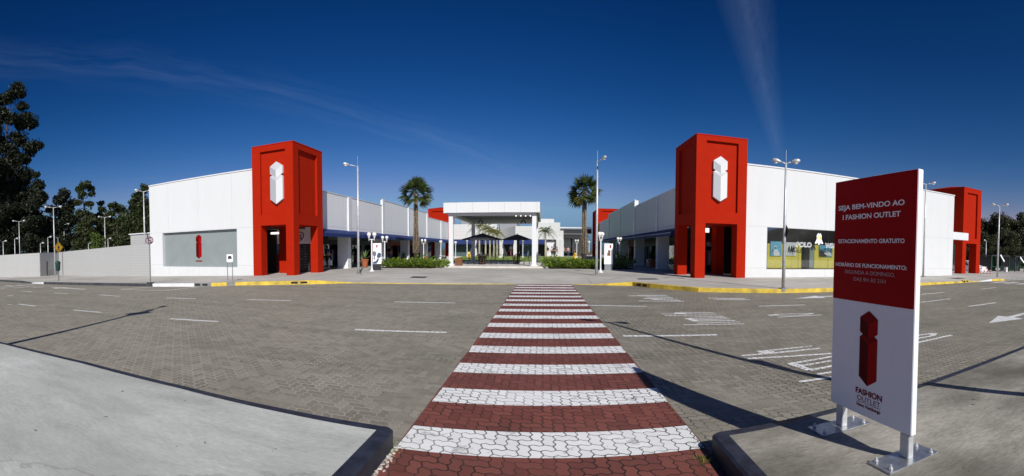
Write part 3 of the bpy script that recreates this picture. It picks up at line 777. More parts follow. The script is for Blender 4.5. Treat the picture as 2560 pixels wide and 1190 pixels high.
# ---- left building
LB = thing('shop_building', 'long white shop building left of the plaza with grey frosted street window', 'building', (-18, 26, .2), 0, 'white shop buildings')
fw = MB()
X0, X1, Yf = -25.36, -16.02, 22.6
wx0, wx1, wz0, wz1 = -24.05, -17.43, .60, 2.96
T = .35
fw.box(X0, wx0, Yf, Yf + T, -.8, 6.40).box(wx1, X1, Yf, Yf + T, -.8, 6.40).box(wx0, wx1, Yf, Yf + T, wz1, 6.40).box(wx0, wx1, Yf, Yf + T, -.8, wz0)
fw.build('front_wall', 'white_wall', LB, world=True)
MB().box(X0 - .03, X1, Yf - .04, Yf + T, 6.40, 6.47).build('coping', 'white_steel', LB, world=True)
MB().box(X0, X0 + .35, Yf + T, 69, -.8, 6.2).build('end_wall', 'white_wall_side', LB, world=True)
MB().box(X0 + .35, -14.5, Yf + T, 69, 4.95, 5.2).build('roof', 'dark_soffit', LB, world=True)
wp = MB().box(wx0, wx1, Yf + .22, Yf + .25, wz0, wz1).build('street_window', 'film_grey', LB, world=True)
fr = MB()
for x in [wx0 + (wx1 - wx0) * i / 4 for i in (1, 2, 3)]: MB().box(x - .006, x + .006, Yf + .216, Yf + .22, wz0, wz1).build('glazing_joint', 'grey_panel', wp, world=True)
def flat_i(parent, cx, ex, zs, w, y_or_o, ey=(0, 0, 1), en=None, nm='emblem'):
    t, s1, c1, l1, b1, s2, c2, l2, b2 = zs
    o = Vector(y_or_o)
    ex = Vector(ex); ey = Vector(ey)
    P = lambda x, z: (x, z)
    n = ex.cross(ey)
    b = MB()
    k, n2 = .66 * w, (l1 + s2) / 2
    for mi, polys in ((0, ([P(0, t), P(-w, s1), P(0, c1), P(w, s1)], [P(-w, s2), P(-k, n2), P(0, b1), P(k, n2), P(w, s2), P(0, c2)])),
                      (1, ([P(-w, s1), P(-w, l1), P(-k, n2), P(0, b1), P(0, c1)], [P(-w, s2), P(-w, l2), P(0, b2), P(0, c2)])),
                      (2, ([P(w, s1), P(0, c1), P(0, b1), P(k, n2), P(w, l1)], [P(w, s2), P(0, c2), P(0, b2), P(w, l2)]))):
        b.cur = mi
        for q in polys: b.slab(q, o, ex, ey, n, .003)
    return b.build(nm, ['sign_red_mid', 'sign_red_dark', 'sign_red'], parent, world=True)
flat_i(wp, 0, (1, 0, 0), (2.74, 2.58, 2.44, 2.27, 2.17, 2.19, 2.06, 1.29, 1.13), .25, (-20.79, Yf + .216, 0))
MB().box(-21.08, -20.5, Yf + .210, Yf + .22, .94, 1.02).build('caption_strip', 'sign_red_mid', wp, world=True)
wing(LB, 1, -14.2, [31.85, 39.4, 47.5, 55.5, 63.4], 26.0, 68.8, [(25.9, 39.9, 5.5), (39.9, 55.9, 6.0), (55.9, 68.8, 5.5)], None)
# corner shop seen through the tower legs
cs = MB().box(-21, -14.3, 26.15, 26.3, 2.0, 2.95).build('corner_fascia', 'white_wall_side', LB, world=True)
sh = MB()
shp = [(-.42, .20), (-.25, .30), (0, .34), (.25, .30), (.42, .20), (.38, -.08), (.2, -.26), (0, -.34), (-.2, -.26), (-.38, -.08)]
for i in range(10):
    p, q = shp[i], shp[(i + 1) % 10]
    sh.slab([p, q, (q[0] * .84, q[1] * .84), (p[0] * .84, p[1] * .84)], (-15.15, 26.149, 2.46), (1, 0, 0), (0, 0, 1), (0, -1, 0), .012)
for z in (.1, -.02, -.13): sh.slab([(-.25, z - .04), (.25, z - .04), (.25, z + .03), (-.25, z + .03)], (-15.15, 26.149, 2.46), (1, 0, 0), (0, 0, 1), (0, -1, 0), .012)
sh.build('shield_emblem', 'bin_green', cs, world=True)
cg = MB().box(-15.9, -14.35, 26.16, 26.2, .22, 2.0).build('corner_window', 'shop_dark', LB, world=True)
ls = MB(); r_ = random.Random(4)
for i in range(9):
    z = 1.8 - i * .165; w = r_.uniform(.25, .5)
    for j in range(3): ls.box(-15.5 + j * .36, -15.5 + j * .36 + r_.uniform(.12, .3), 26.15, 26.158, z, z + r_.uniform(.04, .075))
ls.build('window_lettering', 'shop_grey', cg, world=True)
MB().box(-21, -15.9, 26.18, 26.3, .22, 2.0).build('corner_window', 'shop_glass', LB, world=True)
MB().box(-19.5, -16.35, 29.0, 29.1, .2, 2.9).build('corner_back_wall', 'shop_grey', LB, world=True)
MB().tube([(-16.9, 25.6, 2.72), (-15.9, 25.6, 2.72)], .07, 8).build('ceiling_lamp', 'lamp_tube', LB, world=True)
MB().box(-17.6, -16.4, 26.05, 26.14, .25, 1.35).build('shop_poster', 'cloth_red', LB, world=True)
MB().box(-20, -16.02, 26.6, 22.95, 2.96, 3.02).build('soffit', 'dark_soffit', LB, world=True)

# ---- right building
RB = thing('shop_building', 'white shop building right of the plaza with yellow panels in its street window', 'building', (14, 26, .2), 0, 'white shop buildings')
fw = MB(); Yr = 22.9
rx0, rx1 = 11.9, 19.5
rz0, rz1 = .65, 2.98
fw.box(10.49, rx0, Yr, Yr + T, -.4, 6.28).box(rx1, 27.6, Yr, Yr + T, -.4, 6.28).box(rx0, rx1, Yr, Yr + T, rz1, 6.28).box(rx0, rx1, Yr, Yr + T, -.4, rz0)
fw.build('front_wall', 'white_wall', RB, world=True)
MB().box(10.49, 27.63, Yr - .04, Yr + T, 6.28, 6.35).build('coping', 'white_steel', RB, world=True)
MB().box(27.3, 27.6, Yr + T, 69, -.4, 6.2).build('end_wall', 'white_wall_side', RB, world=True)
MB().box(8.5, 27.3, Yr + T, 69, 4.95, 5.2).build('roof', 'dark_soffit', RB, world=True)
MB().box(27.6, 30.79, 23.9, 24.45, 3.02, 3.62).build('canopy_beam', 'white_steel', RB, world=True)
rw = MB().box(rx0, rx1, Yr + .10, Yr + .115, rz0, rz1).build('street_window', 'display_glass', RB, world=True)
MB().box(rx0, rx1, Yr + .06, Yr + .14, rz0, rz0 + .05).box(rx0, rx0 + .06, Yr + .06, Yr + .14, rz0 + .05, rz1).build('window_frame', 'dark_metal', rw, world=True)
for x in (14.0, 16.1, 18.2): MB().box(x - .008, x + .008, Yr + .092, Yr + .099, rz0 + .05, rz1).build('glazing_joint', 'dark_metal', rw, world=True)
text('window_lettering', 'POLO', .36, 'letter_white', rw, (14.38, Yr + .085, 1.96), (1, 0, 0), (0, 0, 1), 1.02, .05, 'CENTER', .0)
text('window_lettering', 'POLO', .34, 'black', rw, (14.38, Yr + .083, 1.975), (1, 0, 0), (0, 0, 1), .965, -.004, 'CENTER', .002)
text('window_lettering', 'WEAR', .36, 'letter_white', rw, (16.4, Yr + .085, 1.96), (1, 0, 0), (0, 0, 1), 1.08, .05, 'CENTER', .0)
text('window_lettering', 'WEAR', .34, 'black', rw, (16.4, Yr + .083, 1.975), (1, 0, 0), (0, 0, 1), 1.02, -.004, 'CENTER', .002)
em = MB(); o = (15.42, Yr + .085, 2.48)
em.cur = 0
em.slab([(-.30, -.30), (-.16, -.02), (-.18, .16), (-.08, .32), (0, .26), (.08, .32), (.18, .16), (.16, -.02), (.30, -.30), (.20, -.33), (.12, -.22), (.06, -.36), (-.06, -.36), (-.12, -.22), (-.20, -.33)], o, (1, 0, 0), (0, 0, 1), (0, -1, 0), .003)
em.cur = 1
for s in (-1, 1): em.slab([(s * .05, -.08), (s * .12, -.05), (s * .13, .12), (s * .08, .2), (s * .03, .12)], (o[0], o[1] - .004, o[2]), (1, 0, 0), (0, 0, 1), (0, -1, 0), .003)
em.build('window_emblem', ['letter_white', 'yellow_panel'], rw, world=True)
def poster(x0, x1, z0, z1, kind):
    p = MB().box(x0, x1, Yr + .50, Yr + .53, z0, z1).build('poster', 'poster_sky' if kind != 'grey' else 'poster_white', RB, world=True)
    q = MB(); w, h = x1 - x0, z1 - z0; o = (x0, Yr + .499, z0)
    if kind == 'player':
        q.slab([(.3 * w, 0), (.28 * w, .22 * h), (.36 * w, .42 * h), (.42 * w, .48 * h), (.58 * w, .47 * h), (.68 * w, .36 * h), (.82 * w, .2 * h), (.86 * w, 0)], o, (1, 0, 0), (0, 0, 1), (0, -1, 0), .004)
        q.slab([(.36 * w, .6 * h), (.36 * w, .66 * h), (.44 * w, .72 * h), (.54 * w, .68 * h), (.56 * w, .6 * h)], o, (1, 0, 0), (0, 0, 1), (0, -1, 0), .004)
        q.build('printed_figure', 'poster_white', p, world=True)
        q = MB(); q.slab([(.4 * w, .48 * h), (.4 * w, .6 * h), (.54 * w, .6 * h), (.52 * w, .5 * h)], o, (1, 0, 0), (0, 0, 1), (0, -1, 0), .004)
        q.slab([(.1 * w, .2 * h), (.16 * w, .18 * h), (.24 * w, .5 * h), (.2 * w, .52 * h)], o, (1, 0, 0), (0, 0, 1), (0, -1, 0), .004)
        q.build('printed_figure', 'poster_dark', p, world=True)
    elif kind == 'grey':
        for cx in (.28, .52, .74):
            q.slab([((cx - .1) * w, .05 * h), ((cx - .12) * w, .45 * h), ((cx - .06) * w, .62 * h), ((cx + .02) * w, .80 * h), ((cx + .08) * w, .62 * h), ((cx + .1) * w, .4 * h), ((cx + .06) * w, .05 * h), ((cx + .03) * w, .3 * h), ((cx - .04) * w, .3 * h)], o, (1, 0, 0), (0, 0, 1), (0, -1, 0), .004)
        q.build('printed_figure', 'poster_dark', p, world=True)
    else:
        q.slab([(0, 0), (0, .5 * h), (.5 * w, .45 * h), (.62 * w, .2 * h), (.55 * w, 0)], o, (1, 0, 0), (0, 0, 1), (0, -1, 0), .004)
        q.build('printed_figure', 'poster_dark', p, world=True)
        q = MB(); q.slab([(.35 * w, .3 * h), (.5 * w, .55 * h), (.8 * w, .5 * h), (.95 * w, .1 * h), (.6 * w, .1 * h)], (o[0], o[1] - .005, o[2]), (1, 0, 0), (0, 0, 1), (0, -1, 0), .004)
        q.build('printed_figure', 'poster_white', p, world=True)
for x0, x1 in ((12.06, 14.50), (15.42, 19.4)): MB().box(x0, x1, Yr + .56, Yr + .66, rz0, 2.10).build('display_panel', 'yellow_panel', RB, world=True)
MB().box(15.08, 15.40, Yr + .56, Yr + 1.2, rz0, 2.10).build('display_panel', 'grey_panel', RB, world=True)
poster(12.40, 13.12, 1.40, 2.22, 'player'); poster(13.42, 14.10, 1.42, 2.20, 'grey'); poster(15.75, 16.7, 1.40, 2.10, 'sea')
MB().box(11.2, 26, 25.5, 25.6, .2, 4.9).build('shop_back_wall', 'shop_dark', RB, world=True)
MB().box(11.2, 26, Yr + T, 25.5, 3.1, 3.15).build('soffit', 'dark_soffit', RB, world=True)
wing(RB, -1, 8.2, [32.75, 41.1, 49.3, 57.6], 26.5, 68.3, [(26.45, 41.4, 5.5), (41.4, 58.1, 6.0), (58.1, 68.3, 5.5)], None)
MB().box(10.2, 16, 26.6, 26.75, .2, 2.95).build('corner_window', 'shop_glass', RB, world=True)
MB().box(9.0, 16, 29.5, 29.6, .2, 2.95).build('corner_back_wall', 'shop_dark', RB, world=True)
for x, z, mt in ((8.9, 1.9, 'cloth_white'), (9.6, 1.95, 'cloth_white'), (10.6, 1.9, 'poster_white'), (11.2, 1.3, 'shop_grey')):
    MB().box(x, x + .28, 28.9, 29.0, z, z + .3).build('display_card', mt, RB, world=True)
MB().box(9.4, 9.6, 25.9, 26.0, 2.7, 2.95).build('ceiling_lamp', 'lamp_tube', RB, world=True)

# ---- mall at the far end of the plaza
EB = thing('mall_building', 'pale mall block with blue awnings closing the far end of the lawn', 'building', (-6, 72, .2))
MB().box(-15, -7.0, 70, 85, 3.05, 5.35).build('upper_wall', 'mall_wall', EB, world=True)
MB().box(-6.9, -4.2, 73.5, 85, 3.05, 5.9).build('upper_wall', 'slate', EB, world=True)
MB().add([(-7.0, 73.4, 3.05), (-4.2, 69.6, 3.05), (-4.2, 73.4, 3.05), (-7.0, 73.4, 4.5), (-4.2, 69.6, 5.02), (-4.2, 73.4, 5.02)], [(0, 1, 4, 3), (1, 2, 5, 4), (3, 4, 5)]).build('upper_wall', 'mall_wall', EB, world=True)
MB().box(-4.19, -.95, 69.6, 85, 3.05, 5.02).build('upper_wall', 'mall_wall', EB, world=True)
MB().box(-.94, 2.5, 70, 85, 3.05, 5.6).build('upper_wall', 'mall_wall', EB, world=True)
MB().box(-.94, 1.6, 71, 85, 5.6, 6.2).build('upper_wall', 'mall_wall', EB, world=True)
MB().box(2.5, 3.0, 70, 85, 3.0, 4.4).build('upper_wall', 'mall_wall', EB, world=True)
MB().box(-15, 1.2, 73.0, 73.2, .2, 3.05).build('shop_back_wall', 'shop_dark', EB, world=True)
MB().box(-15, -9.2, 70.3, 70.5, .2, 3.05).build('grey_shopfront', 'shop_teal', EB, world=True)
for x0, x1 in ((-14.4, -10.6), (-9.9, -6.6), (-5.9, -4.4), (-3.5, -1.7), (-.8, .3)):
    A = MB(); y = 69.55
    A.add([(x0, y, 3.05), (x1, y, 3.05), (x1, y - .9, 2.6), (x0, y - .9, 2.6), (x0, y - .9, 2.3), (x1, y - .9, 2.3), (x0, y, 2.4), (x1, y, 2.4)], [(0, 3, 2, 1), (3, 4, 5, 2), (0, 6, 4, 3), (1, 2, 5, 7)])
    A.build('awning', 'awning_blue', EB, world=True)
for x in (-10.3, -6.3, -4.2, -1.4, 2.2, 2.75): MB().box(x - .28, x + .28, 69.5, 70.0, .2, 3.05).build('pier', 'mall_wall', EB, world=True)
MB().box(.5, 2.0, 70.6, 70.7, .2, 2.9).build('white_shopfront', 'white_steel', EB, world=True)
MB().box(-3.4, -1.7, 70.8, 70.85, .6, 2.3).build('shop_poster', 'shop_teal', EB, world=True)
for x in [-14.9 + i * 1.25 for i in range(11)]: MB().box(x, x + .05, 70.1, 70.16, .2, 3.0).build('mullion', 'shop_grey', EB, world=True)
MB().box(-3.3, -2.3, 70.7, 70.78, .7, 1.1).build('shop_poster', 'cloth_blue', EB, world=True)
MB().box(-13.5, -12.2, 76, 77, 5.35, 6.3).build('roof_plant', 'slate', EB, world=True)

GC = thing('gallery_canopy', 'dark layered steel canopy over the passage behind the right palm', 'canopy', (5.2, 85, .2))
for i, (y, z0, z1) in enumerate(((78, 4.95, 5.5), (84, 4.3, 4.8), (90, 3.7, 4.1))):
    MB().box(2.6, 8.1, y, y + 4, z0, z0 + .14).build('roof_deck', 'grey_metal', GC, world=True)
    MB().box(2.6, 8.1, y + .2, y + .4, z0 - .7, z0 - .02).build('fascia_beam', 'dark_metal', GC, world=True)
    MB().box(2.6, 8.1, y - .05, y, z1 - .35, z1 - .2).build('edge_trim', 'white_steel', GC, world=True)
for x in (3.0, 5.2, 7.6):
    MB().box(x - .12, x + .12, 86, 86.3, .2, 4.3).build('post', 'dark_metal', GC, world=True)
MB().box(2.6, 8.1, 98, 98.3, .2, 4.0).build('back_wall', 'shop_dark', GC, world=True)

# ---- low wall running away to the left
LW = thing('boundary_wall', 'low grey white block wall running left from the white building', 'wall', (-41.4, 24.2, -.5))
def wallseg(b, p, q, h0, h1, t=.25):
    P, Q = Vector((*p, 0)), Vector((*q, 0)); d = (Q - P).normalized(); n = Vector((-d.y, d.x, 0)) * t
    z0, z1 = gh(p[0]) - .3, gh(q[0]) - .3
    vs = [(P.x, P.y, z0), (Q.x, Q.y, z1), (Q.x + n.x, Q.y + n.y, z1), (P.x + n.x, P.y + n.y, z0), (P.x, P.y, h0), (Q.x, Q.y, h1), (Q.x + n.x, Q.y + n.y, h1), (P.x + n.x, P.y + n.y, h0)]
    b.add(vs, [(0, 3, 2, 1), (4, 5, 6, 7), (0, 1, 5, 4), (1, 2, 6, 5), (2, 3, 7, 6), (3, 0, 4, 7)])
b = MB(); wallseg(b, (-41.4, 24.2), (-25.37, 22.75), 1.87, 2.30)
b.build('wall_panel', 'block_wall', LW, world=True)
b = MB(); wallseg(b, (-40.6, 21.7), (-41.38, 24.2), 1.87, 1.87); b.build('wall_panel', 'block_wall', LW, world=True)
b = MB(); wallseg(b, (-64, 11.5), (-40.6, 21.65), 1.3, 1.87); b.build('wall_panel', 'block_wall', LW, world=True)
LH = thing('service_block', 'small white service block standing behind the low wall', 'building', (-26.5, 24, -.3))
MB().box(-29.2, -25.4, 23.9, 27, -.5, 3.08).build('wall', 'block_wall', LH, world=True)
MB().box(-29.3, -25.38, 23.8, 27.1, 3.08, 3.16).build('coping', 'white_steel', LH, world=True)

# ---- pavilion
PV = thing('pavilion', 'white open pavilion with deep panelled fascia in the middle of the plaza', 'pavilion', (-3.75, 40, .2))
MB().box(-7.9, .4, 33.8, 47, -.2, .33).build('plinth', 'stone_white', PV, world=True, bevel=.02)
for x in (-6.97, -.69):
    for y in (34.8, 46.0):
        c = MB().box(x - .16, x + .16, y - .16, y + .16, .33, 4.10).build('column', 'white_steel', PV, world=True, bevel=.01)
        MB().box(x - .24, x + .24, y - .24, y + .24, .33, .42).build('column_base', 'white_steel', c, world=True)
MB().box(-7.15, -.5, 34.62, 34.98, 4.10, 4.30).box(-7.15, -.5, 45.82, 46.18, 4.10, 4.30).box(-7.15, -6.79, 34.98, 45.82, 4.10, 4.30).box(-.86, -.5, 34.98, 45.82, 4.10, 4.30).build('ring_beam', 'white_steel', PV, world=True)
MB().box(-7.46, -.27, 34.3, 34.42, 4.30, 5.06).box(-7.46, -.27, 46.4, 46.5, 4.30, 5.06).box(-7.46, -7.36, 34.42, 46.4, 4.30, 5.06).box(-.37, -.27, 34.42, 46.4, 4.30, 5.06).build('fascia', 'fascia_panels', PV, world=True)
MB().box(-7.36, -.37, 34.42, 46.4, 4.75, 4.85).build('roof_deck', 'white_steel', PV, world=True)
for y in (36.5, 38.5, 40.5, 42.5, 44.5): MB().box(-7.1, -.55, y, y + .15, 4.42, 4.74).build('rafter', 'grey_metal', PV, world=True)
MB().tube([(-5.6, 37, 4.05), (-.9, 37, 4.05)], .03, 6).build('cable_tray', 'dark_metal', PV, world=True)
for x in (-2.3, -1.9, -1.5, -1.1): MB().ball((x, 39.0, 4.38), .05, 8).build('spotlight', 'spot_glow', PV, world=True)
for x in (-5.0, -1.6):
    f = MB().tube([(x, 36.9, 4.05), (x, 36.9, 3.85)], .03, 6).obox((x - .13, 36.9, 3.75), (.1, .25, .3), 0, 0, .5).obox((x + .13, 36.9, 3.75), (.1, .25, .3), 0, 0, -.5).build('floodlight', 'dark_metal', PV, world=True)

# ================================================================== WELCOME BOARD
WS = thing('welcome_board', 'large red and white welcome board on two steel feet at the right kerb', 'sign', (2.35, 2.74, .15))
MB().box(2.322, 2.374, 2.255, 3.225, .335, 2.205).build('board_panel', 'sign_white', WS, world=True, bevel=.004)
rf = MB().box(2.318, 2.3215, 2.259, 3.221, 1.225, 2.201).build('red_field', 'sign_red', WS, world=True)
EX, EY = (0, -1, 0), (0, 0, 1)
for body, zc, yc, w, size, of, mt in [('SEJA BEM-VINDO AO', 1.962, 2.775, .79, .054, .021, 'letter_white'), ('I FASHION OUTLET', 1.882, 2.765, .69, .054, .021, 'letter_white'),
        ('ESTACIONAMENTO GRATUITO', 1.690, 2.765, .79, .044, .018, 'letter_white'), ('HORÁRIO DE FUNCIONAMENTO:', 1.498, 2.765, .85, .042, .018, 'letter_white'),
        ('SEGUNDA A DOMINGO,', 1.442, 2.76, .60, .042, -.004, 'letter_grey'), ('DAS 9H ÀS 21H', 1.388, 2.75, .385, .042, -.004, 'letter_grey')]:
    text('lettering', body, size, mt, rf, (2.318, yc, zc), EX, EY, w, of, 'CENTER', .0018)
flat_i(WS, 0, EX, (1.165, 1.108, 1.060, .995, .955, .953, .905, .638, .578), .105, (2.3215, 2.742, 0), nm='emblem')
for body, zc, w, size, of, mt in [('FASHION', .500, .315, .062, .03, 'sign_red_mid'), ('OUTLET', .448, .275, .056, -.008, 'sign_red_mid'), ('Novo Hamburgo', .402, .285, .038, .02, 'sign_red_mid')]:
    text('lettering', body, size, mt, WS, (2.3215, 2.725, zc), EX, EY, w, of, 'CENTER', .0018)
MB().box(2.319, 2.3217, 2.585, 2.865, .4375, .4395).build('rule_line', 'sign_red_mid', WS, world=True)
for y in (3.10, 2.325):
    l = MB().box(2.325, 2.379, y - .045, y + .045, .16, .334).build('leg', 'galvanised', WS, world=True, bevel=.004)
    bp = MB().obox((2.33, y, .1565), (.50, .225, .012), .03).build('base_plate', 'brushed_steel', WS, world=True, bevel=.003)
    for dx in (-.2, .2):
        for dy in (-.075, .075):
            MB().lathe([(.017, 0), (.017, .012), (.009, .013), (.009, .03)], (2.33 + dx, y + dy, .164), 6).build('bolt', 'galvanised', bp, world=True)

# ================================================================== LAMPS AND SIGNS
def street_lamp(label, loc, H, arms, rod=0., group='tall street lamps', armlen=.5, zbase=0., base=True):
    t = thing('street_lamp', label, 'street lamp', loc, 0, group)
    MB().tube([(0, 0, 0), (0, 0, H * .5), (0, 0, H)], [.075, .06, .042], 10).build('pole', 'galvanised', t, smooth=True)
    if base: MB().box(-.16, .16, -.16, .16, -.1, .05).build('footing', 'grey_kerb', t, bevel=.01)
    for a in arms:
        d = Vector((math.sin(R(a)), -math.cos(R(a)), 0))
        p0 = Vector((0, 0, H - .06)); p1 = p0 + d * armlen + Vector((0, 0, .10))
        ar = MB().tube([p0, p0 + d * armlen * .5 + Vector((0, 0, .07)), p1], .026, 8).build('arm', 'galvanised', t, smooth=True)
        hd = [p1 + d * s for s in (-.03, .05, .15, .27, .34)]
        hb = MB().tube([p + Vector((0, 0, .02 * i)) for i, p in enumerate(hd)], [.035, .062, .095, .085, .03], 12)
        h = hb.build('lamp_head', 'galvanised', t, smooth=True)
        q = p1 + d * .18 + Vector((0, 0, -.05))
        MB().ball(q, .07, 10, .45).build('lens', 'globe_white', h, smooth=True)
    if rod: MB().tube([(0, 0, H), (0, 0, H + rod)], .008, 5).build('lightning_rod', 'galvanised', t)
    return t
street_lamp('single headed street lamp right of the left red tower', (-10.1, 24.1, .2), 6.05, [-55], .55)
street_lamp('single headed street lamp beside the right palm tree', (2.86, 24.92, .2), 6.12, [25], .55)
LRt = street_lamp('twin headed street lamp with diamond sign plate before the right shop window', (9.14, 16.1, .14), 5.0, [62, -118], .5, armlen=.22)
street_lamp('twin headed street lamp on the pavement at the far right', (29.6, 20.05, .05), 5.6, [36, -144], 0, armlen=.35)
street_lamp('street lamp whose head peeks out behind the welcome board', (23.4, 22.0, .17), 6.4, [48, -132], 0, armlen=.35)
street_lamp('tall twin headed street lamp behind the wall by the left white building', (-26.95, 23.45, -.2), 6.5, [148, -32], 0, armlen=.36)
def pol(px, r): 
    t = (px - 1280) / F + YAW
    return r * math.sin(t), r * math.cos(t)
lot = [(50, 63, 6.3, 2, 'second twin car park lamp from the left, before the tall eucalyptus'), (137, 46, 6.3, 2, 'tallest looking twin car park lamp above the yellow diamond sign'),
       (162, 72, 6.3, 2, 'twin car park lamp just right of the yellow diamond sign'), (264, 60, 6.3, 2, 'twin car park lamp above the middle of the low wall'), (0, 78, 6.0, 2, 'leftmost twin car park lamp at the edge of the photo'),
       (9, 62, 3.9, 1, 'short single car park lamp at the left edge'), (38, 62, 4.2, 1, 'short single car park lamp left of the eucalyptus trunk lamp'), (102, 62, 3.5, 1, 'short single car park lamp above the corner of the low wall'),
       (121, 60, 4.2, 1, 'short single car park lamp left of the yellow diamond sign'), (222, 66, 3.4, 1, 'short single car park lamp near the bright green bush'), (271, 66, 4.0, 1, 'short single car park lamp beside the middle twin lamp')]
for px, r, h, n, lab in lot:
    x, y = pol(px, r)
    street_lamp(lab, (x, y, -.8), h + .8 - (0 if n == 2 else .3), [155, -25] if n == 2 else [155], 0, 'car park lamps behind the wall', .55 if n == 2 else .2, base=False)
x, y = pol(2464, 60)
street_lamp('slim single lamp in front of the hillside trees at right', (x, y, -.2), 4.0, [-80], 0, 'car park lamps behind the wall', .3, base=False)

def diamond(parent, z, h, face, mt_front, mt_back):
    """diamond plate on a pole; face = heading of the printed side in degrees"""
    a = R(face); n = Vector((math.sin(a), -math.cos(a), 0)); ex = Vector((math.cos(a), math.sin(a), 0))
    o = Vector((0, 0, z)) + n * .05
    b = MB(); b.slab([(-h, 0), (0, -h), (h, 0), (0, h)], o, ex, (0, 0, 1), n, .004)
    b.cur = 1; b.slab([(-h, 0), (0, -h), (h, 0), (0, h)], o - n * .004, ex, (0, 0, 1), n, .003)
    return b.build('sign_plate', [mt_front, mt_back], parent), o, ex, n
diamond(LRt, 2.30, .31, 90, 'sign_yellow', 'dark_metal')
nl = street_lamp('street lamp on the near right pavement that throws its shadow over the crossing', (4.65, 1.6, .15), 6.2, [60, -120], .3, 'tall street lamps', .25)
diamond(nl, 2.95, .34, 90, 'sign_yellow', 'dark_metal')
n2_ = street_lamp('street lamp on the near left pavement that throws its shadow on the left lane', (-6.92, 1.23, .15), 5.5, [24, -158], .8, 'tall street lamps', .3)
diamond(n2_, 4.85, .36, 60, 'sign_yellow', 'dark_metal')

# pedestrian warning sign with a litter bin
PS = thing('warning_sign', 'yellow diamond pedestrian warning sign on a thin pole before the low wall', 'traffic sign', (-28.83, 16.9, gh(-28.8) + .15))
MB().tube([(0, 0, 0), (0, 0, 3.1)], .032, 8).build('pole', 'grey_metal', PS)
pl, o, ex, n = diamond(PS, 2.38, .42, 98, 'sign_yellow', 'grey_metal')
b = MB()
for (q) in ([(-.03, .2), (.03, .2), (.03, .13), (-.03, .13)], [(-.07, .1), (.06, .11), (.05, -.08), (-.05, -.08)], [(-.05, -.08), (.0, -.08), (-.08, -.27), (-.13, -.26)], [(.0, -.08), (.05, -.08), (.13, -.25), (.08, -.27)], [(.05, .1), (.16, .0), (.13, -.03), (.04, .05)], [(-.06, .1), (-.15, .0), (-.12, -.03), (-.04, .05)]):
    b.slab([(x * .88, z * .88) for x, z in q], o + n * .006, ex, (0, 0, 1), n, .003)
k = .36
for s in ((1, 1), (-1, 1), (1, -1), (-1, -1)): b.slab([(s[0] * k, 0), (0, s[1] * k), (0, s[1] * (k - .04)), (s[0] * (k - .04), 0)], o + n * .006, ex, (0, 0, 1), n, .002)
b.build('printed_symbol', 'black', PS)
LBn = thing('litter_bin', 'dark green litter bin hanging on the warning sign pole', 'bin', (-28.72, 16.75, gh(-28.8) + .15))
MB().lathe([(.13, .72), (.17, .8), (.19, 1.22), (.2, 1.25)], (0.12, -.05, 0), 16).build('bin_body', 'bin_green', LBn, smooth=True)
MB().lathe([(.205, 1.252), (.2, 1.34), (.12, 1.42)], (0.12, -.05, 0), 16).build('bin_lid', 'bin_green', LBn, smooth=True)
MB().tube([(.12, -.05, 0), (.12, -.05, .72)], .03, 8).build('bin_post', 'grey_metal', LBn)
ST = MB().tube([(-40.9, 22.6, gh(-41) + .2), (-40.75, 22.6, 1.0)], .05, 8).build('leaning_pipe', 'dark_metal', loc=(-40.9, 22.6, gh(-41) + .2))
tag(ST, 'short dark pipe leaning against the low grey wall', 'pipe')
# no parking sign
NP = thing('no_parking_sign', 'round no parking sign on a grey pole at the white kerb', 'traffic sign', (-17.84, 15.85, gh(-17.84) + .15))
MB().tube([(0, 0, 0), (0, 0, 2.42)], .03, 8).build('pole', 'grey_metal', NP)
MB().box(-.14, .14, -.14, .14, -.05, .05).build('footing', 'dark_metal', NP)
a = R(46); n = Vector((math.sin(a), -math.cos(a), 0)); ex = Vector((math.cos(a), math.sin(a), 0)); o = Vector((0, 0, 2.2)) + n * .04
ring = lambda r: arc(0, 0, r, 0, 360, 24)[:-1]
dk = MB().slab(ring(.20), o, ex, (0, 0, 1), n, .004).build('sign_plate', 'plate_grey', NP)
b = MB()
for i in range(24):
    p, q = ring(.20)[i], ring(.20)[(i + 1) % 24]
    b.slab([p, q, (q[0] * .82, q[1] * .82), (p[0] * .82, p[1] * .82)], o + n * .005, ex, (0, 0, 1), n, .002)
b.slab([(-.13, .09), (-.10, .12), (.13, -.09), (.10, -.12)], o + n * .009, ex, (0, 0, 1), n, .002)
b.build('red_ring', 'ring_red', dk)
b = MB()
for q in ([(-.08, -.14), (-.04, -.14), (-.04, .14), (-.08, .14)], [(-.04, .10), (.09, .10), (.09, .14), (-.04, .14)], [(-.04, -.02), (.07, -.02), (.07, .02), (-.04, .02)], [(-.04, -.14), (.09, -.14), (.09, -.10), (-.04, -.10)]):
    b.slab(q, o + n * .007, ex, (0, 0, 1), n, .002)
b.build('letter', 'black', dk)
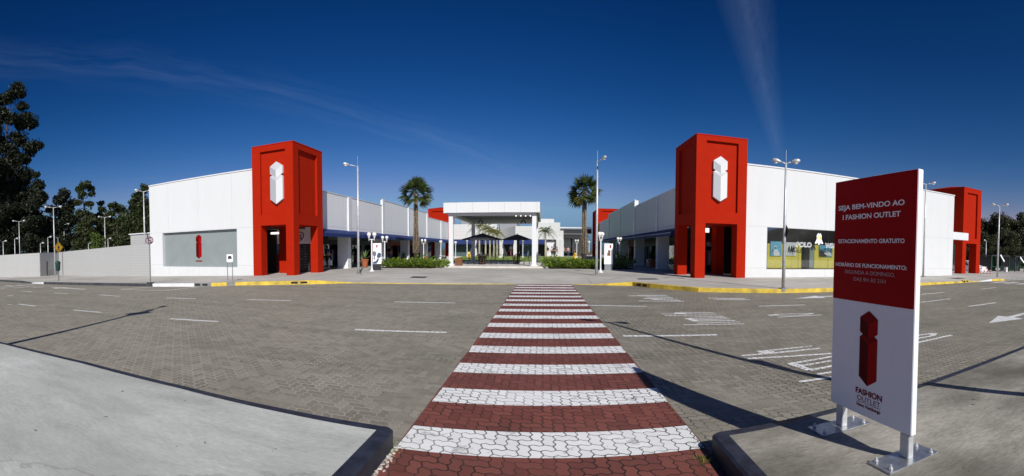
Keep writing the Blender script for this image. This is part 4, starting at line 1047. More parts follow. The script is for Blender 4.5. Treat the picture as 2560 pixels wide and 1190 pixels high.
# bus stop board
BS = thing('bus_stop_sign', 'small white bus stop board on two thin legs by the yellow kerb', 'sign', (-13.95, 17.5, .19), R(36))
for s in (-.12, .12): MB().tube([(s, 0, 0), (s, 0, .9)], .018, 8).build('leg', 'grey_metal', BS)
bd = MB().box(-.15, .15, -.012, .012, .88, 1.25).build('board', 'letter_white', BS, bevel=.004)
b = MB(); b.slab([(-.09, -.03), (-.05, -.10), (.05, -.10), (.09, -.03), (.09, .06), (.06, .11), (-.06, .11), (-.09, .06)], (0, -.0125, 1.07), (1, 0, 0), (0, 0, 1), (0, -1, 0), .003)
b.build('bus_symbol', 'dark_metal', bd)
MB().slab([(-.06, -.04), (.06, -.04), (.05, -.09), (-.05, -.09)], (0, -.016, 1.07), (1, 0, 0), (0, 0, 1), (0, -1, 0), .003).build('bus_symbol', 'letter_white', bd)
text('lettering', 'PARADA', .05, 'dark_metal', None, (0, -.0125, .90), (1, 0, 0), (0, 0, 1), .26, 0) if False else None

# globe lanterns
GL0 = thing('globe_lantern', 'nearest white twin globe lantern in front of the left information totem', 'lantern', (-10.53, 27.3, .2), R(25), 'white globe lanterns')
MB().lathe([(.17, 0), (.17, .04), (.10, .09), (.055, .17), (.045, .3), (.04, 2.02)], (0, 0, 0), 14).build('post', 'white_steel', GL0, smooth=True)
MB().tube([(-.19, 0, 2.02), (.19, 0, 2.02)], .022, 8).build('crossbar', 'white_steel', GL0)
for s in (-.17, .17):
    cup = MB().lathe([(.03, 1.92), (.035, 2.12), (.07, 2.18), (.075, 2.22)], (s, 0, 0), 12).build('cup', 'white_steel', GL0, smooth=True)
    MB().ball((s, 0, 2.33), .135, 18).build('globe', 'globe_white', GL0, smooth=True)
GL0['group'] = 'white globe lanterns'
for lab, x, y, rz in [('second white twin globe lantern of the left row, behind the left totem', -12.5, 35.3, 20), ('third white twin globe lantern of the left row, right of the left palm', -12.74, 48.5, 10), ('fourth white twin globe lantern of the left row, near the pavilion post', -12.75, 57, 80),
        ('white globe lantern beside the left pavilion column', -12.2, 64, 80), ('white globe lantern seen left of the nearer parasol', -10.9, 66, 85), ('white globe lantern behind the gap between the parasols', -5.7, 64, 85), ('white globe lantern behind the right parasol', -2.73, 62, 90),
        ('nearest white globe lantern hidden partly by the street lamp pole', 3.45, 27.9, 55), ('white twin globe lantern behind the round shrub at right', 6.4, 39, 40), ('white globe lantern right of the right palm trunk', 5.7, 58, 80), ('tall white lantern left of the right palm trunk', 4.45, 62, 20)]:
    dup(GL0, (x, y, .2 if y < 47 else .2 + (.32 * (y - 47) / 19.5 if -11.4 < x < 5.1 else 0)), R(rz), lab)

# information totems
def totem(label, loc, rz, left):
    t = thing('info_totem', label, 'information totem', loc, rz, 'information totems')
    MB().box(-.26, .26, -.09, .09, 0, .42).box(-.42, .42, -.25, .25, -.1, .02).build('pedestal', 'dark_metal' if left else 'grey_metal', t)
    p = MB().box(-.29, .29, -.10, .10, .42, 1.80).build('board', 'letter_white', t, bevel=.01)
    MB().box(-.297, -.291, -.101, .101, .42, 1.80).build('edge_strip', 'sign_red' if left else 'grey_metal', p)
    MB().box(.291, .297, -.101, .101, .42, 1.80).build('edge_strip', 'sign_red', p)
    b = MB(); b.slab([(-.03, 1.5), (.03, 1.5), (.05, 1.54), (.05, 1.68), (0, 1.72), (-.05, 1.68), (-.05, 1.54)], ((-.02 if left else .12), -.1005, 0), (1, 0, 0), (0, 0, 1), (0, -1, 0), .003)
    b.build('emblem', 'sign_red', p)
    b = MB()
    if left:
        b.slab([(-.02, .85), (.10, .80), (.24, .86), (.27, 1.05), (.2, 1.18), (.06, 1.16), (-.01, 1.02)], (0, -.1005, 0), (1, 0, 0), (0, 0, 1), (0, -1, 0), .003)
        b.slab([(-.28, .44), (-.05, .44), (.08, .6), (.12, .78), (.02, .8), (-.08, .62), (-.28, .56)], (0, -.1005, 0), (1, 0, 0), (0, 0, 1), (0, -1, 0), .003)
        b.build('printed_picture', 'cloth_denim', p)
    else:
        r_ = random.Random(2)
        b.slab([(-.10, .98), (-.02, .96), (.02, 1.02), (.08, .95), (.13, 1.05), (.10, 1.2), (.13, 1.32), (.02, 1.38), (-.05, 1.33), (-.03, 1.2), (-.12, 1.14), (-.07, 1.06)], (0, -.1005, 0), (1, 0, 0), (0, 0, 1), (0, -1, 0), .003)
        b.build('printed_picture', 'brown_wood', p)
totem('left information totem with blue figure print before the hedge', (-10.9, 29.2, .2), R(34), True)
totem('right information totem on grey pedestal beside the round shrub', (4.35, 30.9, .2), R(-6), False)

# ================================================================== PLANTS
def leaves(b, c, rx, ry, rz, n, s, rr, hollow=.35, flat=0.):
    for _ in range(n):
        while True:
            p = Vector((rr.uniform(-1, 1), rr.uniform(-1, 1), rr.uniform(-1, 1)))
            l = p.length
            if hollow < l < 1: break
        o = Vector((c[0] + p.x * rx, c[1] + p.y * ry, c[2] + p.z * rz))
        u = Vector((rr.gauss(0, 1), rr.gauss(0, 1), rr.gauss(0, 1) - flat)).normalized()
        w = u.cross(Vector((rr.gauss(0, 1), rr.gauss(0, 1), rr.gauss(0, 1)))).normalized()
        L, W = s * rr.uniform(.6, 1.3), s * rr.uniform(.3, .6)
        b.add([o - u * L * .5, o + w * W * .5, o + u * L * .5, o - w * W * .5], [(0, 1, 2, 3)])

def tree(name, label, loc, clumps, leaf, dens=120, s=.42, group=None, seed=1, trunk=.28, lean=0., barkm='bark'):
    """clumps = (dx, dy, z, r) in metres from the base"""
    rr = random.Random(seed)
    t = thing(name, label, 'tree', loc, 0, group)
    top = max(c[2] for c in clumps)
    tb = MB(); pts = []
    for i in range(7):
        f = i / 6; pts.append((math.sin(i * 1.7 + seed) * .25 * f + lean * f * f, math.cos(i * 1.3 + seed) * .2 * f, -.4 + top * .93 * f))
    tb.tube(pts, [trunk * (1 - .85 * i / 6) for i in range(7)], 8)
    for c in clumps:
        f = max(.15, (c[2] - c[3] * 1.1 - .5) / top); f = min(f, .88); k = f * 6; i = int(k); g_ = k - i
        p0 = Vector(pts[i]).lerp(Vector(pts[min(i + 1, 6)]), g_); p1 = Vector((c[0], c[1], c[2] - c[3] * .2))
        tb.tube([p0, p0.lerp(p1, .5) + Vector((0, 0, .1 * c[3])), p1], [trunk * .38 * (1.1 - f), trunk * .22 * (1.1 - f), .02], 5)
    tb.build('trunk', barkm, t, smooth=True)
    cb = MB()
    for x, y, z, r in clumps:
        for q in range(5):
            d = Vector((rr.gauss(0, 1), rr.gauss(0, 1), rr.gauss(0, .7))).normalized() * r * .55
            k = r * rr.uniform(.5, .8)
            leaves(cb, (x + d.x, y + d.y, z + d.z), k, k, k * .75, int(dens * k * k + 8), s, rr, .25)
        leaves(cb, (x, y, z), r * 1.08, r * 1.08, r * .95, int(dens * r * r * .4), s * .9, rr, .1)
    cb.build('crown', leaf, t)
    return t

def px_clumps(px0, r, lst, zb, seed):
    rr = random.Random(seed); k = r / F; out = []
    for x, y, q in lst: out.append(((x - px0) * k * .45, -(x - px0) * k * -.9 * 0 + rr.uniform(-1, 1) * q * k * 1.2, 1.6 + (642 - y) * k - zb, q * k))
    # sideways in the picture is along the tangent of the view circle
    th = (px0 - 1280) / F + YAW; tx, ty = math.cos(th), -math.sin(th)
    lst = [(x, y, q * 1.4) for x, y, q in lst]; out = [(o[0], o[1], o[2], o[3] * 1.4) for o in out]
    out = [((x - px0) * k * tx + d[1] * -ty * 1.0 * .8, (x - px0) * k * ty + d[1] * tx * .8, d[2], d[3]) for (x, y, q), d in zip(lst, out)]
    return out
ZB = -.9
def lefttree(name, label, px0, r, lst, leaf, dens, s, seed, trunk=.3, barkm='bark', group='trees behind the low wall'):
    x, y = pol(px0, r)
    tree(name, label, (x, y, ZB), px_clumps(px0, r, lst, ZB, seed), leaf, dens, s, group, seed, trunk, 0., barkm)
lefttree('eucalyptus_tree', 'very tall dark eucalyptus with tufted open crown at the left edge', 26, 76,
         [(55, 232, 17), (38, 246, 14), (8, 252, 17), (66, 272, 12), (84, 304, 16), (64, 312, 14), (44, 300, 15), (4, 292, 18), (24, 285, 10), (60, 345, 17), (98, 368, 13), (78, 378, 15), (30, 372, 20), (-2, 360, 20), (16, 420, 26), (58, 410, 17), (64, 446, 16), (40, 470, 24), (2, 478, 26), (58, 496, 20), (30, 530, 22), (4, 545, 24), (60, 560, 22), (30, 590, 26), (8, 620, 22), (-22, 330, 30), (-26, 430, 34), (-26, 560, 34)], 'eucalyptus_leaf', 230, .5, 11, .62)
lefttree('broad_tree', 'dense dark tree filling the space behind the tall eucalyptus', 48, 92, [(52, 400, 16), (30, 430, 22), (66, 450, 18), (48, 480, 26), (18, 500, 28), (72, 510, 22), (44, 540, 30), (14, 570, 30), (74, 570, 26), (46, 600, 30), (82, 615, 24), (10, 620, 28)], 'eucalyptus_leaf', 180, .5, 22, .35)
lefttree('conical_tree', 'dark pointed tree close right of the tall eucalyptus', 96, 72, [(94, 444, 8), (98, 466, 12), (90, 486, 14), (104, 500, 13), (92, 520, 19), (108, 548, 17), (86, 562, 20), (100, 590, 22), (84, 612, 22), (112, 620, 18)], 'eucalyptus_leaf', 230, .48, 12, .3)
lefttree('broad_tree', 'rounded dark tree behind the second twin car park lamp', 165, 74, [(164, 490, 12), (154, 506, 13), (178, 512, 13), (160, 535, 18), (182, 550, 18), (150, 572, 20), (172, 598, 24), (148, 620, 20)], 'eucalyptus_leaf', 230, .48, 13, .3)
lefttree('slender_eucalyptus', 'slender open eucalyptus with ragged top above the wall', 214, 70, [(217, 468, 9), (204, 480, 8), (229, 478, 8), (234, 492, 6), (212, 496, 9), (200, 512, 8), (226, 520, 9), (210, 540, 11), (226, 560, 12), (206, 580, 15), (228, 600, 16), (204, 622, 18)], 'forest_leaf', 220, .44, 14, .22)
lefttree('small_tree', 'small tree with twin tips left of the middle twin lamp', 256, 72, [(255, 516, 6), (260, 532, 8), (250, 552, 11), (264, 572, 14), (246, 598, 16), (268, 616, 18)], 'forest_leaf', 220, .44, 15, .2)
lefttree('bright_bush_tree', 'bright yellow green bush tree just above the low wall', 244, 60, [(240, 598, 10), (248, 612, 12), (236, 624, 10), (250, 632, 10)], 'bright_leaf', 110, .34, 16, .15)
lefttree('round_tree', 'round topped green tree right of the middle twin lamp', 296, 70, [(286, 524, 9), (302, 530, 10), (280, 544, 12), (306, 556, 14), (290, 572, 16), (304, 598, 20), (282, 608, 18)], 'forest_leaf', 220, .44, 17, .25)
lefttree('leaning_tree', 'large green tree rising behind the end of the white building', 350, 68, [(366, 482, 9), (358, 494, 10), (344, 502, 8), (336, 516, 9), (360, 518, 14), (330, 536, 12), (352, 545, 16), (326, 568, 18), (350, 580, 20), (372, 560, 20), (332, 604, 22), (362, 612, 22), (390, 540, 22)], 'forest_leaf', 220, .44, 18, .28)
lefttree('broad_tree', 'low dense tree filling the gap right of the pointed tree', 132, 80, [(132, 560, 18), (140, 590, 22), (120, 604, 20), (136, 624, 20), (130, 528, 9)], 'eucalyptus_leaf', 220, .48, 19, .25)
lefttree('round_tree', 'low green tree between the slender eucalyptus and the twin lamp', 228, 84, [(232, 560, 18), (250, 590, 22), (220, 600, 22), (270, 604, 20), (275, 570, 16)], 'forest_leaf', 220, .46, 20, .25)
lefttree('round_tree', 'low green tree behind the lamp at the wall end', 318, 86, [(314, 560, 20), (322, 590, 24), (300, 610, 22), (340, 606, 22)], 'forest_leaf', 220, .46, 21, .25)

# hillside to the right and the hills behind the camera
def hill(name, cx, cy, rx, ry, h, m, seed):
    n = 36; b = MB(); rr = random.Random(seed)
    ph = [rr.uniform(0, 6) for _ in range(6)]
    P = []
    for j in range(n + 1):
        for i in range(n + 1):
            u, v = i / n * 2 - 1, j / n * 2 - 1; d = math.sqrt(u * u + v * v)
            e = max(0, 1 - d * d); e = e * e * (1 + .25 * math.sin(5 * u + ph[0]) + .2 * math.sin(7 * v + ph[1]) + .12 * math.sin(13 * u + 9 * v + ph[2]))
            P.append((cx + u * rx, cy + v * ry, -1.35 + h * e))
    b.add(P, [(j * (n + 1) + i, j * (n + 1) + i + 1, (j + 1) * (n + 1) + i + 1, (j + 1) * (n + 1) + i) for j in range(n) for i in range(n)])
    return struct(b.build(name, m, smooth=True))
mat('hill_scrub', (.022, .026, .012), .95, var=.6, vscale=.25, bump=1., bscale=1.2)
hill('hill', 150, 110, 90, 60, 15, 'hill_scrub', 1)
hill('hill', -10, -190, 190, 70, 26, 'hill_scrub', 2)
hill('hill', 175, -150, 120, 80, 22, 'hill_scrub', 5)
HT = tree('hillside_tree', 'dark hillside tree directly right of the plain red tower', (78, 56, -1.2), [(0, 0, 6.4, 1.5), (-1.1, .4, 5.4, 1.5), (1.2, -.3, 5.2, 1.6), (0, .8, 4.2, 1.9), (-1.4, -.6, 3.6, 1.7), (1.4, .6, 3.2, 1.8), (0, -1, 2.4, 1.8), (-1.2, .6, 1.6, 1.4), (1, 0, 1.4, 1.5)], 'hill_leaf', 120, .42, 'trees on the right hillside', 31, .2)
HT['label'] = 'dark leafy tree in the wood on the far right hillside'
rr = random.Random(9)
HS = []
for i in range(26):
    px = 2430 + (i % 13) * 13 + rr.uniform(-5, 5); r = (92 if i < 13 else 112) + rr.uniform(-6, 6)
    x, y = pol(px, r); HS.append((x, y, r))
for i, (x, y, r) in enumerate(HS):
    s = rr.uniform(.95, 1.25) if i < 13 else rr.uniform(1.15, 1.5)
    z = -1.2 if i < 13 else 1.2
    if i == 0: HT.location = (x, y, z); HT.scale = (s,) * 3
    else: dup(HT, (x, y, z), rr.uniform(0, 6), None, (s, s, s * rr.uniform(.85, 1.1)))
for i in range(6):
    x, y = pol(2490 + i * 13 + rr.uniform(-3, 3), 70)
    t = dup(HT, (x, y, -.4), rr.uniform(0, 6), None, .5)

# fan palms
def fan_palm(label, loc, H, seed, R_=1.0, old=5):
    rr = random.Random(seed)
    t = thing('fan_palm', label, 'palm tree', loc, 0, 'tall fan palms')
    prof = []
    for i in range(41):
        f = i / 40; r = .175 + .08 * math.exp(-((f - .28) / .17) ** 2) - .045 * f
        prof.append((r * (1 + .05 * math.sin(i * 2.1)), f * H))
    MB().lathe(prof, (0, 0, 0), 14).build('trunk', 'palm_bark', t, smooth=True)
    b = MB()
    z = H * .17; k = 0
    while z < H * .99:
        f = z / H; r = .175 + .08 * math.exp(-((f - .28) / .17) ** 2) - .045 * f
        for j in range(7):
            a = 2 * math.pi * (j + .5 * (k % 2)) / 7 + rr.uniform(-.1, .1)
            d = Vector((math.cos(a), math.sin(a), 0)); tn = Vector((-d.y, d.x, 0)); w = .036 * rr.uniform(.7, 1.2); L = rr.uniform(.12, .22)
            p = d * (r - .01) + Vector((0, 0, z)); sl = (1 if k % 2 else -1) * .07 * rr.uniform(-.2, 1.4)
            q = p + d * .055 + Vector((0, 0, L)) + tn * sl
            b.add([p - tn * w, p + tn * w, q + tn * w * .5, q - tn * w * .5, p - tn * w + d * .05, p + tn * w + d * .05], [(0, 1, 2, 3), (4, 5, 2, 3), (0, 4, 3), (1, 5, 2)])
        z += .13; k += 1
    b.build('leaf_bases', 'palm_boot', t)
    def fan(b, az, el, L, fr):
        d = Vector((math.cos(az) * math.cos(el), math.sin(az) * math.cos(el), math.sin(el)))
        o = Vector((0, 0, H - .05)); tip = o + d * L + Vector((0, 0, -.10 * L * L))
        b.tube([o, o.lerp(tip, .6) + Vector((0, 0, .05)), tip], [.018, .014, .010], 4)
        dd = (tip - o).normalized(); sd_ = dd.cross(Vector((0, 0, 1)))
        sd_ = sd_.normalized() if sd_.length > .05 else Vector((-math.sin(az), math.cos(az), 0))
        sd_ = (Matrix.Rotation(rr.uniform(-1.1, 1.1), 3, dd) @ sd_).normalized(); upv = sd_.cross(dd).normalized()
        n = 15
        for i in range(n):
            a = (i / (n - 1) - .5) * 2.6 + rr.uniform(-.04, .04)
            ld = (dd * math.cos(a) + sd_ * math.sin(a)); l = fr * (1 - .2 * abs(a) / 1.45) * rr.uniform(.85, 1.08)
            fold = upv * (.03 if i % 2 else -.03)
            w = ld.cross(upv).normalized() * .050
            m1 = tip + ld * l * .55 + fold; e1 = tip + ld * l + Vector((0, 0, -.09 * l)) + fold
            b.add([tip - w * .4, tip + w * .4, m1 + w, m1 - w, e1], [(0, 1, 2, 3), (3, 2, 4)])
    b = MB()
    N = 40
    for i in range(N):
        f = i / N; az = i * 2.39996 + rr.uniform(-.2, .2); el = R(80 - 112 * f + rr.uniform(-12, 12))
        fan(b, az, el, .74 * R_ * rr.uniform(.75, 1.15), .78 * R_)
    b.build('fronds', 'palm_leaf', t)
    b = MB()
    for i in range(old): fan(b, rr.uniform(0, 6.28), R(-22 - 30 * rr.random()), .7 * R_, .66 * R_)
    b.build('old_fronds', 'palm_leaf_yellow', t)
    return t
fan_palm('left fan palm with criss crossed trunk standing in the left hedge', (-10.5, 37.5, .25), 6.0, 5, 1.12)
fan_palm('right fan palm with shaggy trunk standing in the right hedge', (3.28, 37.5, .25), 6.0, 8, 1.12, 4)

def feather_palm(label, loc, H, L, seed, trunk='pale_trunk', leaf='palm_leaf_yellow', tr=.10, n=13, group='small feather palms on the lawn'):
    rr = random.Random(seed)
    t = thing('feather_palm', label, 'palm tree', loc, 0, group)
    MB().tube([(0, 0, -.1), (.02, 0, H * .5), (0, 0, H * .93), (0, 0, H + .15)], [tr * 1.3, tr, tr * .8, tr * .4], 10).build('trunk', trunk, t, smooth=True)
    b = MB()
    for i in range(n):
        az = i * 2.39996; el = R(75 - 75 * i / n)
        h = Vector((math.cos(az), math.sin(az), 0)); pts = []
        for k in range(9):
            s = k / 8; r = L * s * (math.cos(el) + .25); pts.append(Vector((0, 0, H)) + h * r * (1 - .12 * s) + Vector((0, 0, L * (math.sin(el) * s * 1.1 - .95 * s * s * (.6 + .4 * math.cos(el))))))
        b.tube(pts, [.022 * (1 - .8 * k / 8) for k in range(9)], 4)
        for k in range(1, 30):
            s = k / 30 * 8; j = int(s); p = pts[j].lerp(pts[min(j + 1, 8)], s - j); d = (pts[min(j + 1, 8)] - pts[j]).normalized()
            sd_ = d.cross(Vector((0, 0, 1))).normalized()
            for q in (-1, 1):
                l = L * .30 * math.sin(math.pi * (.12 + .85 * k / 30)) * rr.uniform(.85, 1.1)
                e1 = p + (sd_ * q * .85 + d * .45 + Vector((0, 0, -.35))).normalized() * l; w = d * .018
                b.add([p - w, p + w, e1], [(0, 1, 2)])
    b.build('fronds', leaf, t)
    return t
for i, (x, y, h, l) in enumerate([(-7.2, 52, 3.9, 1.7), (-6.87, 55, 3.7, 1.5), (-6.7, 58, 3.5, 1.5), (-6.52, 61, 3.5, 1.5), (-6.4, 64, 3.4, 1.4)]):
    feather_palm(['nearest', 'second', 'middle', 'fourth', 'farthest'][i] + ' pale stemmed palm in the row behind the left parasol', (x, y, .25), h, l, 40 + i, n=11)
feather_palm('green feather palm right of the pavilion on the lawn', (.25, 58, .25), 3.5, 1.6, 51, 'pale_trunk', 'green_palm', .12, 17)

# hedges
def hedge(label, blobs, loc, seed):
    rr = random.Random(seed); t = thing('hedge', label, 'hedge', loc, 0, 'hedges on the plaza')
    b = MB(); c = MB()
    for x, y, r, h in blobs:
        n = int(230 * r * r) + 60
        for _ in range(n):
            a, q = rr.uniform(0, 6.283), math.sqrt(rr.random()) * r
            p = Vector((x + q * math.cos(a) - loc[0], y + q * math.sin(a) - loc[1], rr.uniform(.12, 1.) * h * (1 - .35 * (q / r) ** 2)))
            d = Vector((math.cos(a) * rr.uniform(.2, 1), math.sin(a) * rr.uniform(.2, 1), rr.uniform(-.1, .9))).normalized()
            w = d.cross(Vector((rr.gauss(0, 1), rr.gauss(0, 1), 1))).normalized(); L = rr.uniform(.16, .34); W = L * .32
            m_ = p + d * L * .5
            b.add([p, m_ + w * W * .5, p + d * L + Vector((0, 0, -.05)), m_ - w * W * .5], [(0, 1, 2, 3)])
        for _ in range(7):
            a, q = rr.uniform(0, 6.283), rr.random() * r * .8
            p = Vector((x + q * math.cos(a) - loc[0], y + q * math.sin(a) - loc[1], 0)); c.tube([p, p + Vector((rr.uniform(-.1, .1), rr.uniform(-.1, .1), h * .8))], [.015, .006], 4)
    b.build('foliage', 'hedge_leaf', t); c.build('stems', 'bark', t)
rr = random.Random(5)
hedge('left leafy green hedge between the left totem and the pavilion', [(-11.6 + i * .42 + rr.uniform(-.1, .1), 32.8 + j * .8 + (.35 if i < 2 else 0), .62, .52 + rr.uniform(-.08, .16)) for i in range(10) for j in range(3)] + [(-9.4, 35.2, .8, .85), (-8.2, 35.3, .7, .8)], (-9.6, 33.6, .22), 61)
hedge('right leafy green hedge between the pavilion and the right totem', [(.75 + i * .45 + rr.uniform(-.1, .1), 33.4 + j * .8, .62, .52 + rr.uniform(-.08, .16)) for i in range(9) for j in range(3)] + [(.7, 34.4, .8, .95)], (2.6, 34, .22), 62)
hedge('round leafy shrub right of the right information totem', [(5.0, 32.6, .75, 1.15), (5.6, 32.9, .7, 1.2), (6.0, 33.4, .6, .95), (5.2, 33.6, .8, 1.3)], (5.4, 33, .22), 63)
for lab, x0, x1, y0, y1 in (('l', -12.2, -7.9, 32.2, 38.4), ('r', .45, 6.6, 32.8, 38.4)):
    struct(MB().box(x0, x1, y0, y1, .1, .235).build('soil', 'soil'))
struct(MB().box(-14.0, 8, 66.4, 76, .1, .50).build('path', 'plaza_concrete'))
struct(MB().add([(-10.5, 47.2, .245), (5.2, 47.2, .245), (5.0, 66.5, .56), (-11.5, 66.5, .56), (-7.8, 38.5, .238), (5.6, 38.5, .238), (5.6, 47.2, .238), (.42, 47.2, .238), (.42, 38.5, .238)], [(0, 1, 2, 3), (8, 5, 6, 7)]).build('lawn', 'grass'))

# pots
def pot(label, loc, r, h, seed, leafm='agave_leaf', n=16, L=.75):
    rr = random.Random(seed); t = thing('plant_pot', label, 'potted plant', loc, 0, 'terracotta plant pots')
    MB().lathe([(r * .68, 0), (r * .95, h * .8), (r * 1.05, h * .82), (r * 1.05, h), (r * .9, h), (r * .88, h - .05)], (0, 0, 0), 18).build('pot', 'terracotta', t, smooth=False)
    b = MB()
    for i in range(n):
        az = i * 2.4; el = R(rr.uniform(25, 85)); d = Vector((math.cos(az) * math.cos(el), math.sin(az) * math.cos(el), math.sin(el)))
        o = Vector((0, 0, h - .02)); s = d.cross(Vector((0, 0, 1))).normalized() * .05; l = L * rr.uniform(.7, 1.1)
        m_ = o + d * l * .55; e1 = o + d * l + Vector((0, 0, -.1 * l))
        b.add([o - s * .6, o + s * .6, m_ + s, m_ - s, e1], [(0, 1, 2, 3), (3, 2, 4)])
    b.build('leaves', leafm, t)
pot('orange pot with spiky agave beside the second left pier', (-13.55, 33.6, .22), .30, .62, 1, L=1.0)
pot('orange pot with green plant left of the left palm trunk', (-14.2, 46.0, .22), .3, .55, 2, 'hedge_leaf')
pot('orange pot with green plant right of the left palm trunk', (-13.6, 52.5, .22), .3, .55, 3, 'hedge_leaf')
pot('large terracotta pot with dark plant in the right covered walk', (8.75, 36.2, .22), .46, .62, 4, 'palm_leaf', 18, .8)
pot('second terracotta pot behind the white bench in the right walk', (9.3, 39.6, .22), .4, .6, 5, 'palm_leaf', 18, .8)

# ================================================================== FURNITURE
WP = thing('wooden_planter', 'brown slatted wooden planter box at the left pavilion column', 'planter', (-6.45, 35.2, .33))
b = MB()
for i in range(5): b.box(-.26, .26, -.22, .22, .02 + i * .11, .115 + i * .11)
b.build('slatted_box', 'brown_wood', WP, bevel=.006)
MB().box(-.24, .24, -.2, .2, .50, .57).build('lid', 'dark_wood', WP)

def umbrella(label, loc, rad, H, n=8, rise=.5, trim=None, rz=0.):
    t = thing('parasol', label, 'parasol', loc, rz, 'dark parasols under the pavilion')
    MB().tube([(0, 0, 0), (0, 0, H + .06)], .03, 8).build('pole', 'dark_wood', t)
    b = MB(); top = (0, 0, H); vs = [top]; 
    for i in range(n): vs.append((rad * math.cos(2 * math.pi * (i + .5) / n), rad * math.sin(2 * math.pi * (i + .5) / n), H - rise))
    vs += [(x, y, z - .06) for x, y, z in vs[1:]]
    fs = [(0, 1 + i, 1 + (i + 1) % n) for i in range(n)] + [(1 + i, 1 + n + i, 1 + n + (i + 1) % n, 1 + (i + 1) % n) for i in range(n)]
    b.add(vs, fs); c = b.build('canopy', 'canvas_black', t)
    for i in range(n):
        a = 2 * math.pi * (i + .5) / n
        MB().tube([(0, 0, H - .08), (rad * .97 * math.cos(a), rad * .97 * math.sin(a), H - rise - .03)], .01, 4).build('rib', 'dark_wood', t)
    if trim:
        b = MB(); a0, a1 = trim
        pts = [(rad * 1.01 * math.cos(R(a)), rad * 1.01 * math.sin(R(a))) for a in (a0, a1)]
        p, q = pts
        z = H - rise
        b.quad((p[0], p[1], z - .055), (q[0], q[1], z - .055), (q[0] * .78, q[1] * .78, z + .09), (p[0] * .78, p[1] * .78, z + .09))
        b.build('pale_flap', 'canvas_white', c)
    return t
umbrella('wide dark parasol with a pale flap under the pavilion roof', (-5.0, 38, .33), 1.75, 2.56, 8, .50, (247, 293))
umbrella('smaller plain dark parasol under the right half of the pavilion', (-2.2, 39, .33), 1.28, 2.52, 8, .44)

def table(label, loc, r):
    t = thing('round_table', label, 'table', loc, 0, 'round dark tables')
    MB().lathe([(r, .70), (r, .75)], (0, 0, 0), 20).build('table_top', 'dark_wood', t)
    for i in range(6):
        a = i * math.pi / 3; MB().tube([(r * .55 * math.cos(a), r * .55 * math.sin(a), .70), (r * .42 * math.cos(a), r * .42 * math.sin(a), 0)], .045, 6).build('leg', 'dark_wood', t)
    MB().lathe([(r * .5, .1), (r * .5, .18)], (0, 0, 0), 16).build('foot_ring', 'dark_wood', t)
table('round dark wooden table under the wide parasol', (-5.0, 37.85, .33), .52)
table('round dark wooden table under the smaller parasol', (-2.25, 38.8, .33), .52)
CH = thing('cafe_chair', 'dark metal cafe chair at a round table under the pavilion', 'chair', (-5.9, 37.9, .33), R(90), 'dark cafe chairs')
MB().box(-.21, .21, -.21, .21, .43, .455).build('seat', 'dark_metal', CH)
b = MB()
for z in (.58, .68, .78): b.box(-.2, .2, .2, .215, z, z + .05)
b.build('backrest', 'dark_metal', CH)
for sx in (-.19, .19):
    MB().tube([(sx, -.19, .43), (sx, -.23, 0)], .022, 6).build('leg', 'dark_metal', CH)
    MB().tube([(sx, .205, .86), (sx, .19, .43), (sx, .26, 0)], .022, 6).build('leg', 'dark_metal', CH)
    MB().tube([(sx * 1.1, -.2, .62), (sx * 1.1, .2, .64)], .014, 6).build('armrest', 'dark_metal', CH)
for x, y, rz, lab in [(-4.1, 37.9, -95, 'right hand cafe chair at the table under the wide parasol'), (-5.0, 38.9, 0, 'cafe chair on the far side of the table under the wide parasol'), (-3.15, 38.8, 90, 'left hand cafe chair at the table under the smaller parasol'), (-1.4, 38.8, -90, 'right hand cafe chair at the table under the smaller parasol'), (-2.25, 39.8, 0, 'cafe chair on the far side of the table under the smaller parasol')]:
    dup(CH, (x, y, .33), R(rz), lab)
CH['label'] = 'left hand cafe chair at the table under the wide parasol'

BN = thing('bench', 'white bench with pale seat cover in the right covered walk', 'bench', (8.9, 38.0, .22), R(90))
MB().box(-.7, .7, -.22, .22, .42, .48).build('seat', 'white_steel', BN, bevel=.01)
MB().box(-.3, .5, -.24, .24, .485, .62).build('seat_cover', 'cloth_white', BN, bevel=.03)
for sx in (-.62, .62): MB().box(sx - .04, sx + .04, -.2, .2, 0, .42).build('leg', 'white_steel', BN)

HY = thing('hydrant', 'yellow hydrant at the edge of the lawn left of the right palm', 'hydrant', (4.1, 60, .44))
MB().lathe([(.22, 0), (.22, .06), (.15, .08), (.15, .5), (.19, .52), (.19, .56), (.14, .66), (.05, .74)], (0, 0, 0), 14).build('barrel', 'sign_yellow', HY, smooth=True)
for s in (-1, 1): MB().tube([(s * .14, 0, .4), (s * .24, 0, .4)], .06, 8).build('outlet', 'sign_yellow', HY)
YS = thing('wet_floor_sign', 'small yellow folding sign at the left edge of the lawn', 'sign', (-10.0, 62, .46), R(20))
for s in (-1, 1): MB().add([(-.25, s * .18, 0), (.25, s * .18, 0), (.12, s * .02, .75), (-.12, s * .02, .75), (-.25, s * .16, 0), (.25, s * .16, 0), (.12, 0, .75), (-.12, 0, .75)], [(0, 1, 2, 3), (7, 6, 5, 4), (0, 4, 5, 1), (3, 2, 6, 7)]).build('panel', 'sign_yellow', YS)
for x, y, lab in ((-5.55, 60, 'white stone statue figure before the mall shopfront'),):
    t = thing('statue', lab, 'statue', (x, y, .42))
    MB().box(-.2, .2, -.2, .2, 0, .3).build('base', 'stone_white', t)
    MB().lathe([(.16, .3), (.14, .6), (.17, .85), (.11, 1.05), (.18, 1.3), (.15, 1.42), (.05, 1.48), (.09, 1.56), (.1, 1.66), (.03, 1.75)], (0, 0, 0), 12).build('figure', 'stone_white', t, smooth=True)

